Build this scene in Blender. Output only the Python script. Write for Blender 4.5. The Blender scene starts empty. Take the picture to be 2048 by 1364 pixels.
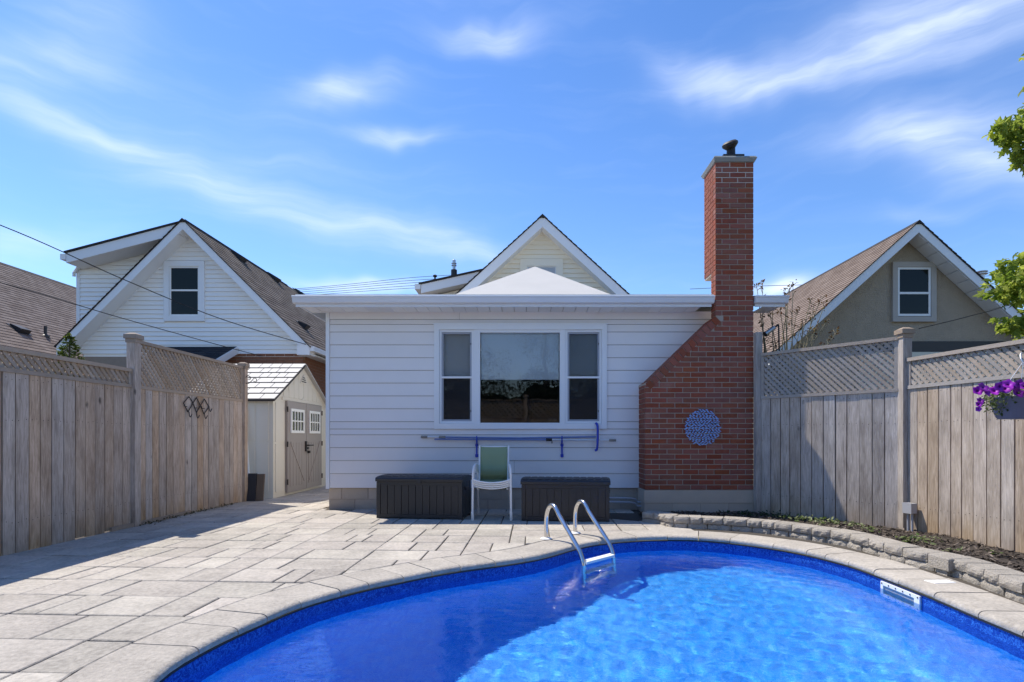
import bpy, bmesh, math, random
from mathutils import Vector, Matrix
import numpy as np

rnd = random.Random(7)
scene = bpy.context.scene
COL = scene.collection
F, CX, HY, H = 1138.0, 1050.0, 875.0, 1.075     # focal length and horizon of the photograph, eye height

# ------------------------------------------------------------------ camera
cam_d = bpy.data.cameras.new('camera')
cam_d.sensor_width = 36.0
cam_d.lens = F / 2048 * 36
cam_d.shift_x = -(CX - 1024) / 2048
cam_d.shift_y = (HY - 682) / 2048
cam_d.clip_start = 0.05
cam_d.clip_end = 3000
cam = bpy.data.objects.new('camera', cam_d)
cam.location = (0, 0, H)
cam.rotation_euler = (math.radians(90), 0, 0)
COL.objects.link(cam)
scene.camera = cam

# ------------------------------------------------------------------ light
SUN_TO = Vector((-1.49, 0.99, 3.05)).normalized()
SUN_EL = math.asin(SUN_TO.z)
SUN_AZ = math.atan2(SUN_TO.x, SUN_TO.y)          # from +Y, clockwise positive
sun_d = bpy.data.lights.new('sun', 'SUN')
sun_d.energy = 3.6
sun_d.angle = math.radians(0.53)
sun_d.color = (1.0, 0.935, 0.83)
try:
    sun_d.cycles.is_caustics_light = True
except Exception:
    pass
sun = bpy.data.objects.new('sun', sun_d)
sun.location = (-12, 8, 25)
sun.rotation_euler = SUN_TO.to_track_quat('Z', 'Y').to_euler()
COL.objects.link(sun)

# ------------------------------------------------------------------ sky
world = bpy.data.worlds.new('World')
scene.world = world
world.use_nodes = True
wt = world.node_tree
wt.nodes.clear()

def mk(t, typ, **kw):
    n = t.nodes.new(typ)
    for k, v in kw.items():
        setattr(n, k, v)
    return n

def sock(t, dst, v):
    if isinstance(v, bpy.types.NodeSocket):
        t.links.new(v, dst)
    elif v is not None:
        dst.default_value = v

def mth(t, op, a, b=None, c=None, clamp=False):
    n = mk(t, 'ShaderNodeMath', operation=op, use_clamp=clamp)
    for i, v in enumerate((a, b, c)):
        if v is not None:
            sock(t, n.inputs[i], v)
    return n.outputs[0]

sky = mk(wt, 'ShaderNodeTexSky', sky_type='NISHITA')
sky.sun_disc = False
sky.sun_elevation = SUN_EL
sky.sun_rotation = SUN_AZ
sky.altitude = 100
sky.air_density = 1.0
sky.dust_density = 0.1
sky.ozone_density = 2.0
SKY_STRENGTH = 0.15

def build_clouds():
    t = wt
    tc = mk(t, 'ShaderNodeTexCoord')
    sx = mk(t, 'ShaderNodeSeparateXYZ')
    t.links.new(tc.outputs['Generated'], sx.inputs[0])
    az = mth(t, 'ARCTAN2', sx.outputs[0], sx.outputs[1])
    el = mth(t, 'ARCSINE', sx.outputs[2])
    # soft warp
    co = mk(t, 'ShaderNodeCombineXYZ')
    sock(t, co.inputs[0], az); sock(t, co.inputs[1], el)
    nw = mk(t, 'ShaderNodeTexNoise'); nw.inputs['Scale'].default_value = 5.0; nw.inputs['Detail'].default_value = 3
    t.links.new(co.outputs[0], nw.inputs['Vector'])
    sw = mk(t, 'ShaderNodeSeparateColor'); t.links.new(nw.outputs['Color'], sw.inputs[0])
    az = mth(t, 'ADD', az, mth(t, 'MULTIPLY', mth(t, 'SUBTRACT', sw.outputs[0], .5), .13))
    el = mth(t, 'ADD', el, mth(t, 'MULTIPLY', mth(t, 'SUBTRACT', sw.outputs[1], .5), .09))
    def ang(u, v):
        a = math.atan((u - CX) / F)
        return a, math.atan((HY - v) / F * math.cos(a))
    # wisps: two ends of the streak, half width in px, strength
    wisps = [((-160, 120), (380, 320), 22, .26), ((250, 300), (800, 500), 34, .24), ((640, 420), (1060, 515), 26, .34), ((100, 180), (800, 400), 90, .10),
             ((880, 45), (1080, 50), 19, .42), ((590, 190), (790, 165), 26, .40), ((720, 262), (870, 266), 13, .34),
             ((1310, 110), (1520, 165), 26, .34), ((1380, 172), (1760, 120), 26, .32), ((1600, 130), (2200, -20), 48, .34), ((1700, 40), (2250, -60), 60, .22),
             ((1640, 285), (2120, 225), 34, .32), ((1760, 300), (2150, 335), 24, .34), ((1850, 360), (2200, 380), 24, .2), ((1740, 432), (1930, 430), 12, .14),
             ((-120, 100), (200, 105), 34, .20), ((60, 30), (300, 40), 50, .12),
             ((-200, 470), (190, 480), 26, .26), ((1505, 575), (1640, 565), 16, .75), ((600, 574), (830, 586), 13, .5),
             ((300, -350), (1300, -240), 70, .34), ((1500, -500), (2300, -300), 90, .38), ((-900, -100), (-300, 60), 60, .34)]
    tot = None
    for (p, q, w, s) in wisps:
        a0, e0 = ang(*p); a1, e1 = ang(*q)
        ca, ce = (a0 + a1) / 2, (e0 + e1) / 2
        L = math.hypot(a1 - a0, e1 - e0) / 2 * 1.0
        th = math.atan2(e1 - e0, a1 - a0)
        W = w / F * 1.0
        dx = mth(t, 'SUBTRACT', az, ca); dy = mth(t, 'SUBTRACT', el, ce)
        lo = mth(t, 'ADD', mth(t, 'MULTIPLY', dx, math.cos(th) / L), mth(t, 'MULTIPLY', dy, math.sin(th) / L))
        la = mth(t, 'ADD', mth(t, 'MULTIPLY', dx, -math.sin(th) / W), mth(t, 'MULTIPLY', dy, math.cos(th) / W))
        r2 = mth(t, 'ADD', mth(t, 'MULTIPLY', lo, lo), mth(t, 'MULTIPLY', la, la))
        g = mth(t, 'MULTIPLY', mth(t, 'EXPONENT', mth(t, 'MULTIPLY', r2, -1.0)), s)
        tot = g if tot is None else mth(t, 'ADD', tot, g)
    # fibres drawn out along the wind, also a thin veil over the whole sky
    rot = mk(t, 'ShaderNodeMapping'); rot.inputs['Rotation'].default_value = (0, 0, math.radians(12))
    rot.inputs['Scale'].default_value = (2.4, 19.0, 1)
    c2 = mk(t, 'ShaderNodeCombineXYZ'); sock(t, c2.inputs[0], az); sock(t, c2.inputs[1], el)
    t.links.new(c2.outputs[0], rot.inputs['Vector'])
    nf = mk(t, 'ShaderNodeTexNoise'); nf.inputs['Scale'].default_value = 2.0; nf.inputs['Detail'].default_value = 7
    nf.inputs['Roughness'].default_value = .58; nf.inputs['Distortion'].default_value = .15
    t.links.new(rot.outputs[0], nf.inputs['Vector'])
    fib = mk(t, 'ShaderNodeMapRange'); fib.inputs['From Min'].default_value = .25; fib.inputs['From Max'].default_value = .8
    fib.inputs['To Min'].default_value = .42; fib.inputs['To Max'].default_value = 1.5
    t.links.new(nf.outputs[0], fib.inputs[0])
    veil = mk(t, 'ShaderNodeMapRange'); veil.inputs['From Min'].default_value = .5; veil.inputs['From Max'].default_value = .85
    veil.inputs['To Min'].default_value = 0; veil.inputs['To Max'].default_value = .05
    t.links.new(nf.outputs[0], veil.inputs[0])
    m = mth(t, 'ADD', mth(t, 'MULTIPLY', tot, fib.outputs[0]), veil.outputs[0], clamp=True)
    return m

cloud = build_clouds()
hsv = mk(wt, 'ShaderNodeHueSaturation')
hsv.inputs['Hue'].default_value = 0.509
hsv.inputs['Saturation'].default_value = 1.24
hsv.inputs['Value'].default_value = 0.90
wt.links.new(sky.outputs[0], hsv.inputs['Color'])
mx = mk(wt, 'ShaderNodeMix', data_type='RGBA')
sock(wt, mx.inputs[0], cloud)
wt.links.new(hsv.outputs[0], mx.inputs[6])
mx.inputs[7].default_value = (4.6, 5.1, 6.1, 1)
bg = mk(wt, 'ShaderNodeBackground'); bg.inputs[1].default_value = SKY_STRENGTH
wt.links.new(mx.outputs[2], bg.inputs[0])
wo = mk(wt, 'ShaderNodeOutputWorld'); wt.links.new(bg.outputs[0], wo.inputs[0])

# ------------------------------------------------------------------ exposure and renderer
scene.view_settings.view_transform = 'Standard'
scene.view_settings.look = 'None'
scene.view_settings.gamma = 1.0
scene.view_settings.exposure = 0.68
scene.render.engine = 'CYCLES'
scene.cycles.use_denoising = True
scene.cycles.use_adaptive_sampling = True
scene.cycles.adaptive_threshold = 0.012
scene.cycles.max_bounces = 14
scene.cycles.diffuse_bounces = 7
scene.cycles.transparent_max_bounces = 12
scene.cycles.sample_clamp_indirect = 20.0
# ================================================================== helpers
def P(u, v, Y):
    """a point at depth Y that the photograph shows at pixel (u, v)"""
    return Vector(((u - CX) / F * Y, Y, H - (v - HY) / F * Y))

def G(u, v, z=0.0):
    """a point on the level z that the photograph shows at pixel (u, v)"""
    Y = F * (H - z) / (v - HY)
    return Vector(((u - CX) / F * Y, Y, z))

class MB:
    def __init__(s):
        s.v, s.f, s.uv, s.sm = [], [], None, False
    def quad(s, *ps):
        n = len(s.v); s.v += [tuple(p) for p in ps]; s.f.append(tuple(range(n, n + len(ps)))); return s
    def box(s, a, b):
        x0, y0, z0 = a; x1, y1, z1 = b
        return s.hexa([(x0, y0, z0), (x1, y0, z0), (x1, y1, z0), (x0, y1, z0)], [(x0, y0, z1), (x1, y0, z1), (x1, y1, z1), (x0, y1, z1)])
    def hexa(s, bot, top):
        n = len(s.v); k = len(bot)
        s.v += [tuple(p) for p in bot] + [tuple(p) for p in top]
        s.f.append(tuple(n + i for i in reversed(range(k))))
        s.f.append(tuple(n + k + i for i in range(k)))
        for i in range(k):
            j = (i + 1) % k
            s.f.append((n + i, n + j, n + k + j, n + k + i))
        return s
    def obox(s, o, ex, ey, ez):
        o, ex, ey, ez = map(Vector, (o, ex, ey, ez))
        b = [o, o + ex, o + ex + ey, o + ey]
        return s.hexa(b, [p + ez for p in b])
    def prism(s, poly, vec):
        poly = [Vector(p) for p in poly]; vec = Vector(vec)
        return s.hexa(poly, [p + vec for p in poly])
    def chamfer(s, poly, z0, z1, c=.006, dz=None):
        """upright stone: plan polygon (counter-clockwise), top edges worn round"""
        dz = dz or c
        inn = inset(poly, c)
        n = len(s.v); k = len(poly)
        for q, z in ((poly, z0), (poly, z1 - dz), (inn, z1)):
            s.v += [(p[0], p[1], z) for p in q]
        s.f.append(tuple(n + i for i in reversed(range(k))))
        for r in range(2):
            for i in range(k):
                j = (i + 1) % k
                s.f.append((n + r * k + i, n + r * k + j, n + (r + 1) * k + j, n + (r + 1) * k + i))
        s.f.append(tuple(n + 2 * k + i for i in range(k)))
        return s
    def tube(s, pts, r, n=8, cap=True, taper=None):
        pts = [Vector(p) for p in pts]; base = len(s.v); m = len(pts)
        up = None
        for i, p in enumerate(pts):
            d = (pts[min(i + 1, m - 1)] - pts[max(i - 1, 0)])
            d = d.normalized() if d.length > 1e-9 else Vector((0, 0, 1))
            if up is None:
                up = d.orthogonal().normalized()
            else:
                up = (up - d * up.dot(d))
                up = up.normalized() if up.length > 1e-6 else d.orthogonal().normalized()
            w = d.cross(up)
            rr = r if taper is None else r * (1 + (taper - 1) * i / max(1, m - 1))
            for k in range(n):
                a = 2 * math.pi * k / n
                s.v.append(tuple(p + up * (math.cos(a) * rr) + w * (math.sin(a) * rr)))
        for i in range(m - 1):
            for k in range(n):
                j = (k + 1) % n
                s.f.append((base + i * n + k, base + i * n + j, base + (i + 1) * n + j, base + (i + 1) * n + k))
        if cap:
            s.f.append(tuple(base + k for k in reversed(range(n))))
            s.f.append(tuple(base + (m - 1) * n + k for k in range(n)))
        return s
    def lathe(s, prof, c, n=20, axis=None):
        """prof: (radius, height) pairs"""
        c = Vector(c); base = len(s.v)
        q = axis.to_track_quat('Z', 'Y') if axis is not None else None
        for r, h in prof:
            for k in range(n):
                a = 2 * math.pi * k / n
                p = Vector((math.cos(a) * r, math.sin(a) * r, h))
                if q: p = q @ p
                s.v.append(tuple(c + p))
        for i in range(len(prof) - 1):
            for k in range(n):
                j = (k + 1) % n
                s.f.append((base + i * n + k, base + i * n + j, base + (i + 1) * n + j, base + (i + 1) * n + k))
        s.f.append(tuple(base + k for k in reversed(range(n))))
        s.f.append(tuple(base + (len(prof) - 1) * n + k for k in range(n)))
        return s
    def mesh(s, name):
        me = bpy.data.meshes.new(name)
        me.from_pydata(s.v, [], s.f)
        if s.uv is not None:
            l = me.uv_layers.new(name='uv')
            l.data.foreach_set('uv', np.array(s.uv, dtype=np.float32).ravel())
        me.update()
        return me
    def obj(s, name, mat, parent=None, smooth=False, fix=True):
        me = s.mesh(name)
        if fix:
            bm = bmesh.new(); bm.from_mesh(me); bmesh.ops.recalc_face_normals(bm, faces=bm.faces); bm.to_mesh(me); bm.free()
        if smooth:
            me.polygons.foreach_set('use_smooth', [True] * len(me.polygons))
            if smooth != 'all':
                try: me.set_sharp_from_angle(angle=math.radians(40))
                except Exception: pass
        return link(name, me, mat, parent)

def inset(poly, c):
    """move every edge of a convex plan polygon inwards by c"""
    n = len(poly); out = []
    for i in range(n):
        a, b, d = (Vector((q[0], q[1])) for q in (poly[i - 1], poly[i], poly[(i + 1) % n]))
        e1 = (b - a); e2 = (d - b)
        if e1.length < 1e-6 or e2.length < 1e-6:
            out.append((b.x, b.y)); continue
        e1.normalize(); e2.normalize()
        n1 = Vector((-e1.y, e1.x)); n2 = Vector((-e2.y, e2.x))
        m = n1 + n2
        k = c * 2 / max(m.length_squared, .5)
        q = b + m * k
        out.append((q.x, q.y))
    return out

def link(name, me, mat, parent=None):
    o = bpy.data.objects.new(name, me)
    if mat is not None and len(me.materials) == 0:
        me.materials.append(mat)
    COL.objects.link(o)
    if parent is not None:
        o.parent = parent
        # meshes are written in world coordinates, so undo the thing's own place; parts stand at the origin
        o.matrix_parent_inverse = Matrix.Translation(-parent.location) if parent.parent is None else Matrix.Identity(4)
    return o

def thing(name, label, cat, loc=(0, 0, 0), group=None, kind=None):
    o = bpy.data.objects.new(name, None)
    o.empty_display_size = .2
    o.location = loc
    COL.objects.link(o)
    return tag(o, label, cat, group, kind)

def tag(o, label, cat, group=None, kind=None):
    o['label'] = label; o['category'] = cat
    if group: o['group'] = group
    if kind: o['kind'] = kind
    return o

def box(name, a, b, mat, parent=None):
    return MB().box(a, b).obj(name, mat, parent)

def smooth_path(pts, n=8):
    pts = [Vector(p) for p in pts]; out = []
    for i in range(len(pts) - 1):
        p0, p1, p2, p3 = pts[max(i - 1, 0)], pts[i], pts[i + 1], pts[min(i + 2, len(pts) - 1)]
        for k in range(n):
            t = k / n
            out.append(.5 * ((2 * p1) + (p2 - p0) * t + (2 * p0 - 5 * p1 + 4 * p2 - p3) * t * t + (3 * p1 - p0 - 3 * p2 + p3) * t ** 3))
    out.append(pts[-1])
    return out

# ================================================================== materials
def new_mat(name):
    m = bpy.data.materials.new(name); m.use_nodes = True
    t = m.node_tree
    return m, t, t.nodes['Principled BSDF']

def noise(t, vec, scale, detail=4, rough=.55, stretch=None, dist=0):
    n = mk(t, 'ShaderNodeTexNoise')
    n.inputs['Scale'].default_value = scale; n.inputs['Detail'].default_value = detail
    n.inputs['Roughness'].default_value = rough; n.inputs['Distortion'].default_value = dist
    if stretch:
        mp = mk(t, 'ShaderNodeMapping'); mp.inputs['Scale'].default_value = stretch
        sock(t, mp.inputs['Vector'], vec); vec = mp.outputs[0]
    sock(t, n.inputs['Vector'], vec)
    return n.outputs[0]

def shifted(t, amount=37.0):
    """object coordinates moved by each piece's own random number"""
    tc = mk(t, 'ShaderNodeTexCoord'); oi = mk(t, 'ShaderNodeObjectInfo')
    cb = mk(t, 'ShaderNodeCombineXYZ')
    r = mth(t, 'MULTIPLY', oi.outputs['Random'], amount)
    sock(t, cb.inputs[0], r); sock(t, cb.inputs[1], mth(t, 'MULTIPLY', r, 1.7)); sock(t, cb.inputs[2], mth(t, 'MULTIPLY', r, .6))
    ad = mk(t, 'ShaderNodeVectorMath', operation='ADD')
    sock(t, ad.inputs[0], tc.outputs['Object']); sock(t, ad.inputs[1], cb.outputs[0])
    return ad.outputs[0], oi.outputs['Random']

def centred(t, x, amt):
    return mth(t, 'MULTIPLY', mth(t, 'SUBTRACT', x, .5), amt)

def mat(name, color, rough=.6, var=.0, nz=.0, nscale=8, bump=0, bscale=60, metal=0, stretch=None, nz2=0, nscale2=90, hue=0, spec=None, bdist=.01, sat=0):
    m, t, b = new_mat(name)
    vec, rn = shifted(t)
    val = mth(t, 'ADD', 1.0, centred(t, rn, var * 2))
    if nz: val = mth(t, 'ADD', val, centred(t, noise(t, vec, nscale, 5, .6, stretch), nz * 2))
    if nz2: val = mth(t, 'ADD', val, centred(t, noise(t, vec, nscale2, 3, .6, stretch), nz2 * 2))
    h = mk(t, 'ShaderNodeHueSaturation')
    h.inputs['Color'].default_value = (*color, 1)
    sock(t, h.inputs['Value'], val)
    r2 = mth(t, 'FRACT', mth(t, 'MULTIPLY', rn, 17.31))
    if hue: sock(t, h.inputs['Hue'], mth(t, 'ADD', .5, centred(t, r2, hue)))
    if sat: sock(t, h.inputs['Saturation'], mth(t, 'ADD', 1, centred(t, mth(t, 'FRACT', mth(t, 'MULTIPLY', rn, 41.7)), sat * 2)))
    sock(t, b.inputs['Base Color'], h.outputs[0])
    b.inputs['Roughness'].default_value = rough
    b.inputs['Metallic'].default_value = metal
    if spec is not None: b.inputs['Specular IOR Level'].default_value = spec
    if bump:
        bp = mk(t, 'ShaderNodeBump'); bp.inputs['Strength'].default_value = bump; bp.inputs['Distance'].default_value = bdist
        sock(t, bp.inputs['Height'], noise(t, vec, bscale, 5, .65, stretch))
        sock(t, b.inputs['Normal'], bp.outputs[0])
    return m

def wood_mat(name, dark, light, warm, var=.16, axis='z', sat=.5):
    """weathered timber: long grain, knots, water stains"""
    m, t, b = new_mat(name)
    vec, rn = shifted(t)
    st = {'z': (1, 1, .07), 'y': (1, .07, 1), 'x': (.07, 1, 1)}[axis]
    st2 = {'z': (1, 1, .25), 'y': (1, .25, 1), 'x': (.25, 1, 1)}[axis]
    grain = noise(t, vec, 85, 6, .65, st, .8)
    broad = noise(t, vec, 9, 3, .5, st2)
    f = mth(t, 'ADD', mth(t, 'MULTIPLY', grain, .7), mth(t, 'MULTIPLY', broad, .42), clamp=True)
    r = mk(t, 'ShaderNodeValToRGB')
    r.color_ramp.elements[0].position = .38; r.color_ramp.elements[0].color = (*dark, 1)
    r.color_ramp.elements[1].position = .70; r.color_ramp.elements[1].color = (*light, 1)
    e = r.color_ramp.elements.new(.55); e.color = tuple((a + c) / 2 * w for a, c, w in zip(dark, light, (1.02, 1, .98))) + (1,)
    sock(t, r.inputs[0], f)
    # each board takes its own drift towards a warmer or greyer tone
    mixw = mk(t, 'ShaderNodeMix', data_type='RGBA', blend_type='MULTIPLY')
    sock(t, mixw.inputs[0], mth(t, 'FRACT', mth(t, 'MULTIPLY', rn, 13.7)))
    sock(t, mixw.inputs[6], r.outputs[0]); mixw.inputs[7].default_value = (*warm, 1)
    # knots
    vo = mk(t, 'ShaderNodeTexVoronoi'); vo.inputs['Scale'].default_value = 3.6; vo.inputs['Randomness'].default_value = 1
    mp = mk(t, 'ShaderNodeMapping'); mp.inputs['Scale'].default_value = {'z': (1, 1, .55), 'y': (1, .55, 1), 'x': (.55, 1, 1)}[axis]
    sock(t, mp.inputs['Vector'], vec); sock(t, vo.inputs['Vector'], mp.outputs[0])
    kn = mk(t, 'ShaderNodeMapRange'); kn.inputs['From Min'].default_value = .035; kn.inputs['From Max'].default_value = .10
    kn.inputs['To Min'].default_value = .30; kn.inputs['To Max'].default_value = 1
    sock(t, kn.inputs[0], mth(t, 'ADD', vo.outputs['Distance'], centred(t, noise(t, vec, 30, 2), .05)))
    # brown water marks creeping up from the soil, ragged and different on every board
    tc2 = mk(t, 'ShaderNodeTexCoord'); sz_ = mk(t, 'ShaderNodeSeparateXYZ'); sock(t, sz_.inputs[0], tc2.outputs['Object'])
    mk_ = mk(t, 'ShaderNodeMapRange'); mk_.inputs['From Min'].default_value = .02; mk_.inputs['From Max'].default_value = .30
    mk_.inputs['To Min'].default_value = .6; mk_.inputs['To Max'].default_value = 0
    sock(t, mk_.inputs[0], mth(t, 'ADD', sz_.outputs[2], centred(t, noise(t, vec, 7, 4, .6, (1, 1, .4)), .5)))
    st_ = mk(t, 'ShaderNodeMix', data_type='RGBA', blend_type='MULTIPLY'); sock(t, st_.inputs[0], mk_.outputs[0])
    sock(t, st_.inputs[6], mixw.outputs[2]); st_.inputs[7].default_value = (.80, .68, .50, 1)
    h = mk(t, 'ShaderNodeHueSaturation')
    sock(t, h.inputs['Color'], st_.outputs[2])
    sock(t, h.inputs['Value'], mth(t, 'MULTIPLY', kn.outputs[0], mth(t, 'ADD', 1, centred(t, rn, var * 2))))
    sock(t, h.inputs['Saturation'], mth(t, 'ADD', 1, centred(t, mth(t, 'FRACT', mth(t, 'MULTIPLY', rn, 29.3)), sat * 2)))
    sock(t, b.inputs['Base Color'], h.outputs[0])
    b.inputs['Roughness'].default_value = .88
    b.inputs['Specular IOR Level'].default_value = .2
    bp = mk(t, 'ShaderNodeBump'); bp.inputs['Strength'].default_value = .5; bp.inputs['Distance'].default_value = .004
    sock(t, bp.inputs['Height'], mth(t, 'ADD', grain, mth(t, 'MULTIPLY', kn.outputs[0], .5))); sock(t, b.inputs['Normal'], bp.outputs[0])
    return m

def shingle_mat(name, c0, c1, c2):
    """asphalt shingles; the courses are geometry, each tab takes its own tone"""
    m, t, b = new_mat(name)
    uv = mk(t, 'ShaderNodeUVMap'); uv.uv_map = 'uv'
    s = mk(t, 'ShaderNodeSeparateXYZ'); sock(t, s.inputs[0], uv.outputs[0])
    row = mth(t, 'FLOOR', mth(t, 'ADD', s.outputs[1], .01))
    jit = mk(t, 'ShaderNodeTexWhiteNoise', noise_dimensions='1D'); sock(t, jit.inputs['W'], row)
    x = mth(t, 'ADD', mth(t, 'MULTIPLY', s.outputs[0], 5.5), mth(t, 'MULTIPLY', jit.outputs['Value'], 7))
    cell = mk(t, 'ShaderNodeCombineXYZ'); sock(t, cell.inputs[0], mth(t, 'FLOOR', x)); sock(t, cell.inputs[1], row)
    wn = mk(t, 'ShaderNodeTexWhiteNoise', noise_dimensions='2D'); sock(t, wn.inputs['Vector'], cell.outputs[0])
    tc = mk(t, 'ShaderNodeTexCoord')
    r = mk(t, 'ShaderNodeValToRGB')
    r.color_ramp.elements[0].color = (*c0, 1); r.color_ramp.elements[1].color = (*c2, 1)
    e = r.color_ramp.elements.new(.5); e.color = (*c1, 1)
    f = mth(t, 'ADD', mth(t, 'MULTIPLY', wn.outputs['Value'], .62), mth(t, 'MULTIPLY', noise(t, tc.outputs['Object'], 55, 3, .7), .38))
    f = mth(t, 'ADD', f, centred(t, noise(t, tc.outputs['Object'], .8, 3, .6), .35))
    sock(t, r.inputs[0], f)
    sock(t, b.inputs['Base Color'], r.outputs[0])
    b.inputs['Roughness'].default_value = .92; b.inputs['Specular IOR Level'].default_value = .15
    bp = mk(t, 'ShaderNodeBump'); bp.inputs['Strength'].default_value = .6; bp.inputs['Distance'].default_value = .01
    sock(t, bp.inputs['Height'], noise(t, tc.outputs['Object'], 120, 3, .7)); sock(t, b.inputs['Normal'], bp.outputs[0])
    return m

def leaf_mat(name, c, c2, trans=.45):
    m, t, b = new_mat(name)
    at = mk(t, 'ShaderNodeAttribute'); at.attribute_name = 'tone'
    mx = mk(t, 'ShaderNodeMix', data_type='RGBA'); sock(t, mx.inputs[0], at.outputs['Fac'])
    mx.inputs[6].default_value = (*c, 1); mx.inputs[7].default_value = (*c2, 1)
    tr = mk(t, 'ShaderNodeBsdfTranslucent'); sock(t, tr.inputs[0], mx.outputs[2])
    sock(t, b.inputs['Base Color'], mx.outputs[2]); b.inputs['Roughness'].default_value = .5; b.inputs['Specular IOR Level'].default_value = .3
    ms = mk(t, 'ShaderNodeMixShader'); ms.inputs[0].default_value = trans
    t.links.new(b.outputs[0], ms.inputs[1]); t.links.new(tr.outputs[0], ms.inputs[2])
    t.links.new(ms.outputs[0], t.nodes['Material Output'].inputs[0])
    return m

def glass_mat(name, tint=(.93, .96, .95), ior=1.75):
    """one thin clear sheet: mirror by the angle, else see through"""
    m, t, b = new_mat(name)
    fr = mk(t, 'ShaderNodeFresnel'); fr.inputs[0].default_value = ior
    tr = mk(t, 'ShaderNodeBsdfTransparent'); tr.inputs[0].default_value = (*tint, 1)
    gl = mk(t, 'ShaderNodeBsdfGlossy'); gl.inputs['Roughness'].default_value = 0.0
    tc = mk(t, 'ShaderNodeTexCoord')
    bp = mk(t, 'ShaderNodeBump'); bp.inputs['Strength'].default_value = .05; bp.inputs['Distance'].default_value = .02
    sock(t, bp.inputs['Height'], noise(t, tc.outputs['Object'], 2.2, 2)); sock(t, gl.inputs['Normal'], bp.outputs[0])
    ms = mk(t, 'ShaderNodeMixShader'); sock(t, ms.inputs[0], fr.outputs[0])
    t.links.new(tr.outputs[0], ms.inputs[1]); t.links.new(gl.outputs[0], ms.inputs[2])
    t.links.new(ms.outputs[0], t.nodes['Material Output'].inputs[0])
    return m

def screen_mat(name):
    m, t, b = new_mat(name)
    tr = mk(t, 'ShaderNodeBsdfTransparent')
    df = mk(t, 'ShaderNodeBsdfDiffuse'); df.inputs[0].default_value = (.05, .05, .055, 1)
    ms = mk(t, 'ShaderNodeMixShader'); ms.inputs[0].default_value = .45
    t.links.new(tr.outputs[0], ms.inputs[1]); t.links.new(df.outputs[0], ms.inputs[2])
    t.links.new(ms.outputs[0], t.nodes['Material Output'].inputs[0])
    return m

def liner_mat():
    m, t, b = new_mat('pool_liner')
    tc = mk(t, 'ShaderNodeTexCoord')
    v = tc.outputs['Object']
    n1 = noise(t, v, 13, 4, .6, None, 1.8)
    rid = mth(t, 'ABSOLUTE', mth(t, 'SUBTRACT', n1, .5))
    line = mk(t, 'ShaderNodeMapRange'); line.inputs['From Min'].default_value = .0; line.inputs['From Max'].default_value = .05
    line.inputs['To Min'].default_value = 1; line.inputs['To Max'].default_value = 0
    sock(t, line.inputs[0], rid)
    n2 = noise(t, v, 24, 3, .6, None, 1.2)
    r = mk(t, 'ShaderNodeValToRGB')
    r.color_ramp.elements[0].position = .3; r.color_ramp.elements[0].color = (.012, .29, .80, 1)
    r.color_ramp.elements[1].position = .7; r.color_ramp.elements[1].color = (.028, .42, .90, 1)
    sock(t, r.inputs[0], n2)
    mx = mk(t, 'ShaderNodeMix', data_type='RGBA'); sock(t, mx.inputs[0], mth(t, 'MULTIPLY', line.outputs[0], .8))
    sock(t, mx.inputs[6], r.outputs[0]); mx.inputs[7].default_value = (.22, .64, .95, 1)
    # the liner's printed border: a deeper blue band with a fine scrawl
    sz_ = mk(t, 'ShaderNodeSeparateXYZ'); sock(t, sz_.inputs[0], v)
    band = mk(t, 'ShaderNodeMapRange'); band.inputs['From Min'].default_value = -.31; band.inputs['From Max'].default_value = -.30
    sock(t, band.inputs[0], sz_.outputs[2])
    n3 = noise(t, v, 22, 3, .6, None, 1.6)
    l3 = mk(t, 'ShaderNodeMapRange'); l3.inputs['From Min'].default_value = 0; l3.inputs['From Max'].default_value = .06; l3.inputs['To Min'].default_value = 1; l3.inputs['To Max'].default_value = 0
    sock(t, l3.inputs[0], mth(t, 'ABSOLUTE', mth(t, 'SUBTRACT', n3, .5)))
    bd = mk(t, 'ShaderNodeMix', data_type='RGBA'); sock(t, bd.inputs[0], l3.outputs[0]); bd.inputs[6].default_value = (.006, .05, .34, 1); bd.inputs[7].default_value = (.04, .20, .66, 1)
    m2 = mk(t, 'ShaderNodeMix', data_type='RGBA'); sock(t, m2.inputs[0], band.outputs[0]); sock(t, m2.inputs[6], mx.outputs[2]); sock(t, m2.inputs[7], bd.outputs[2])
    mx = m2
    sock(t, b.inputs['Base Color'], mx.outputs[2]); b.inputs['Roughness'].default_value = .5
    b.inputs['Specular IOR Level'].default_value = .2
    return m

def water_mat():
    m, t, b = new_mat('pool_water')
    gl = mk(t, 'ShaderNodeBsdfGlass'); gl.inputs['IOR'].default_value = 1.333; gl.inputs['Roughness'].default_value = 0
    gl.inputs['Color'].default_value = (.98, .99, 1, 1)
    tc = mk(t, 'ShaderNodeTexCoord')
    bp = mk(t, 'ShaderNodeBump'); bp.inputs['Strength'].default_value = .5; bp.inputs['Distance'].default_value = .004
    sock(t, bp.inputs['Height'], noise(t, tc.outputs['Object'], 11, 3, .6, (1, 1.8, 1), .4)); sock(t, gl.inputs['Normal'], bp.outputs[0])
    t.links.new(gl.outputs[0], t.nodes['Material Output'].inputs[0])
    return m

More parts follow.
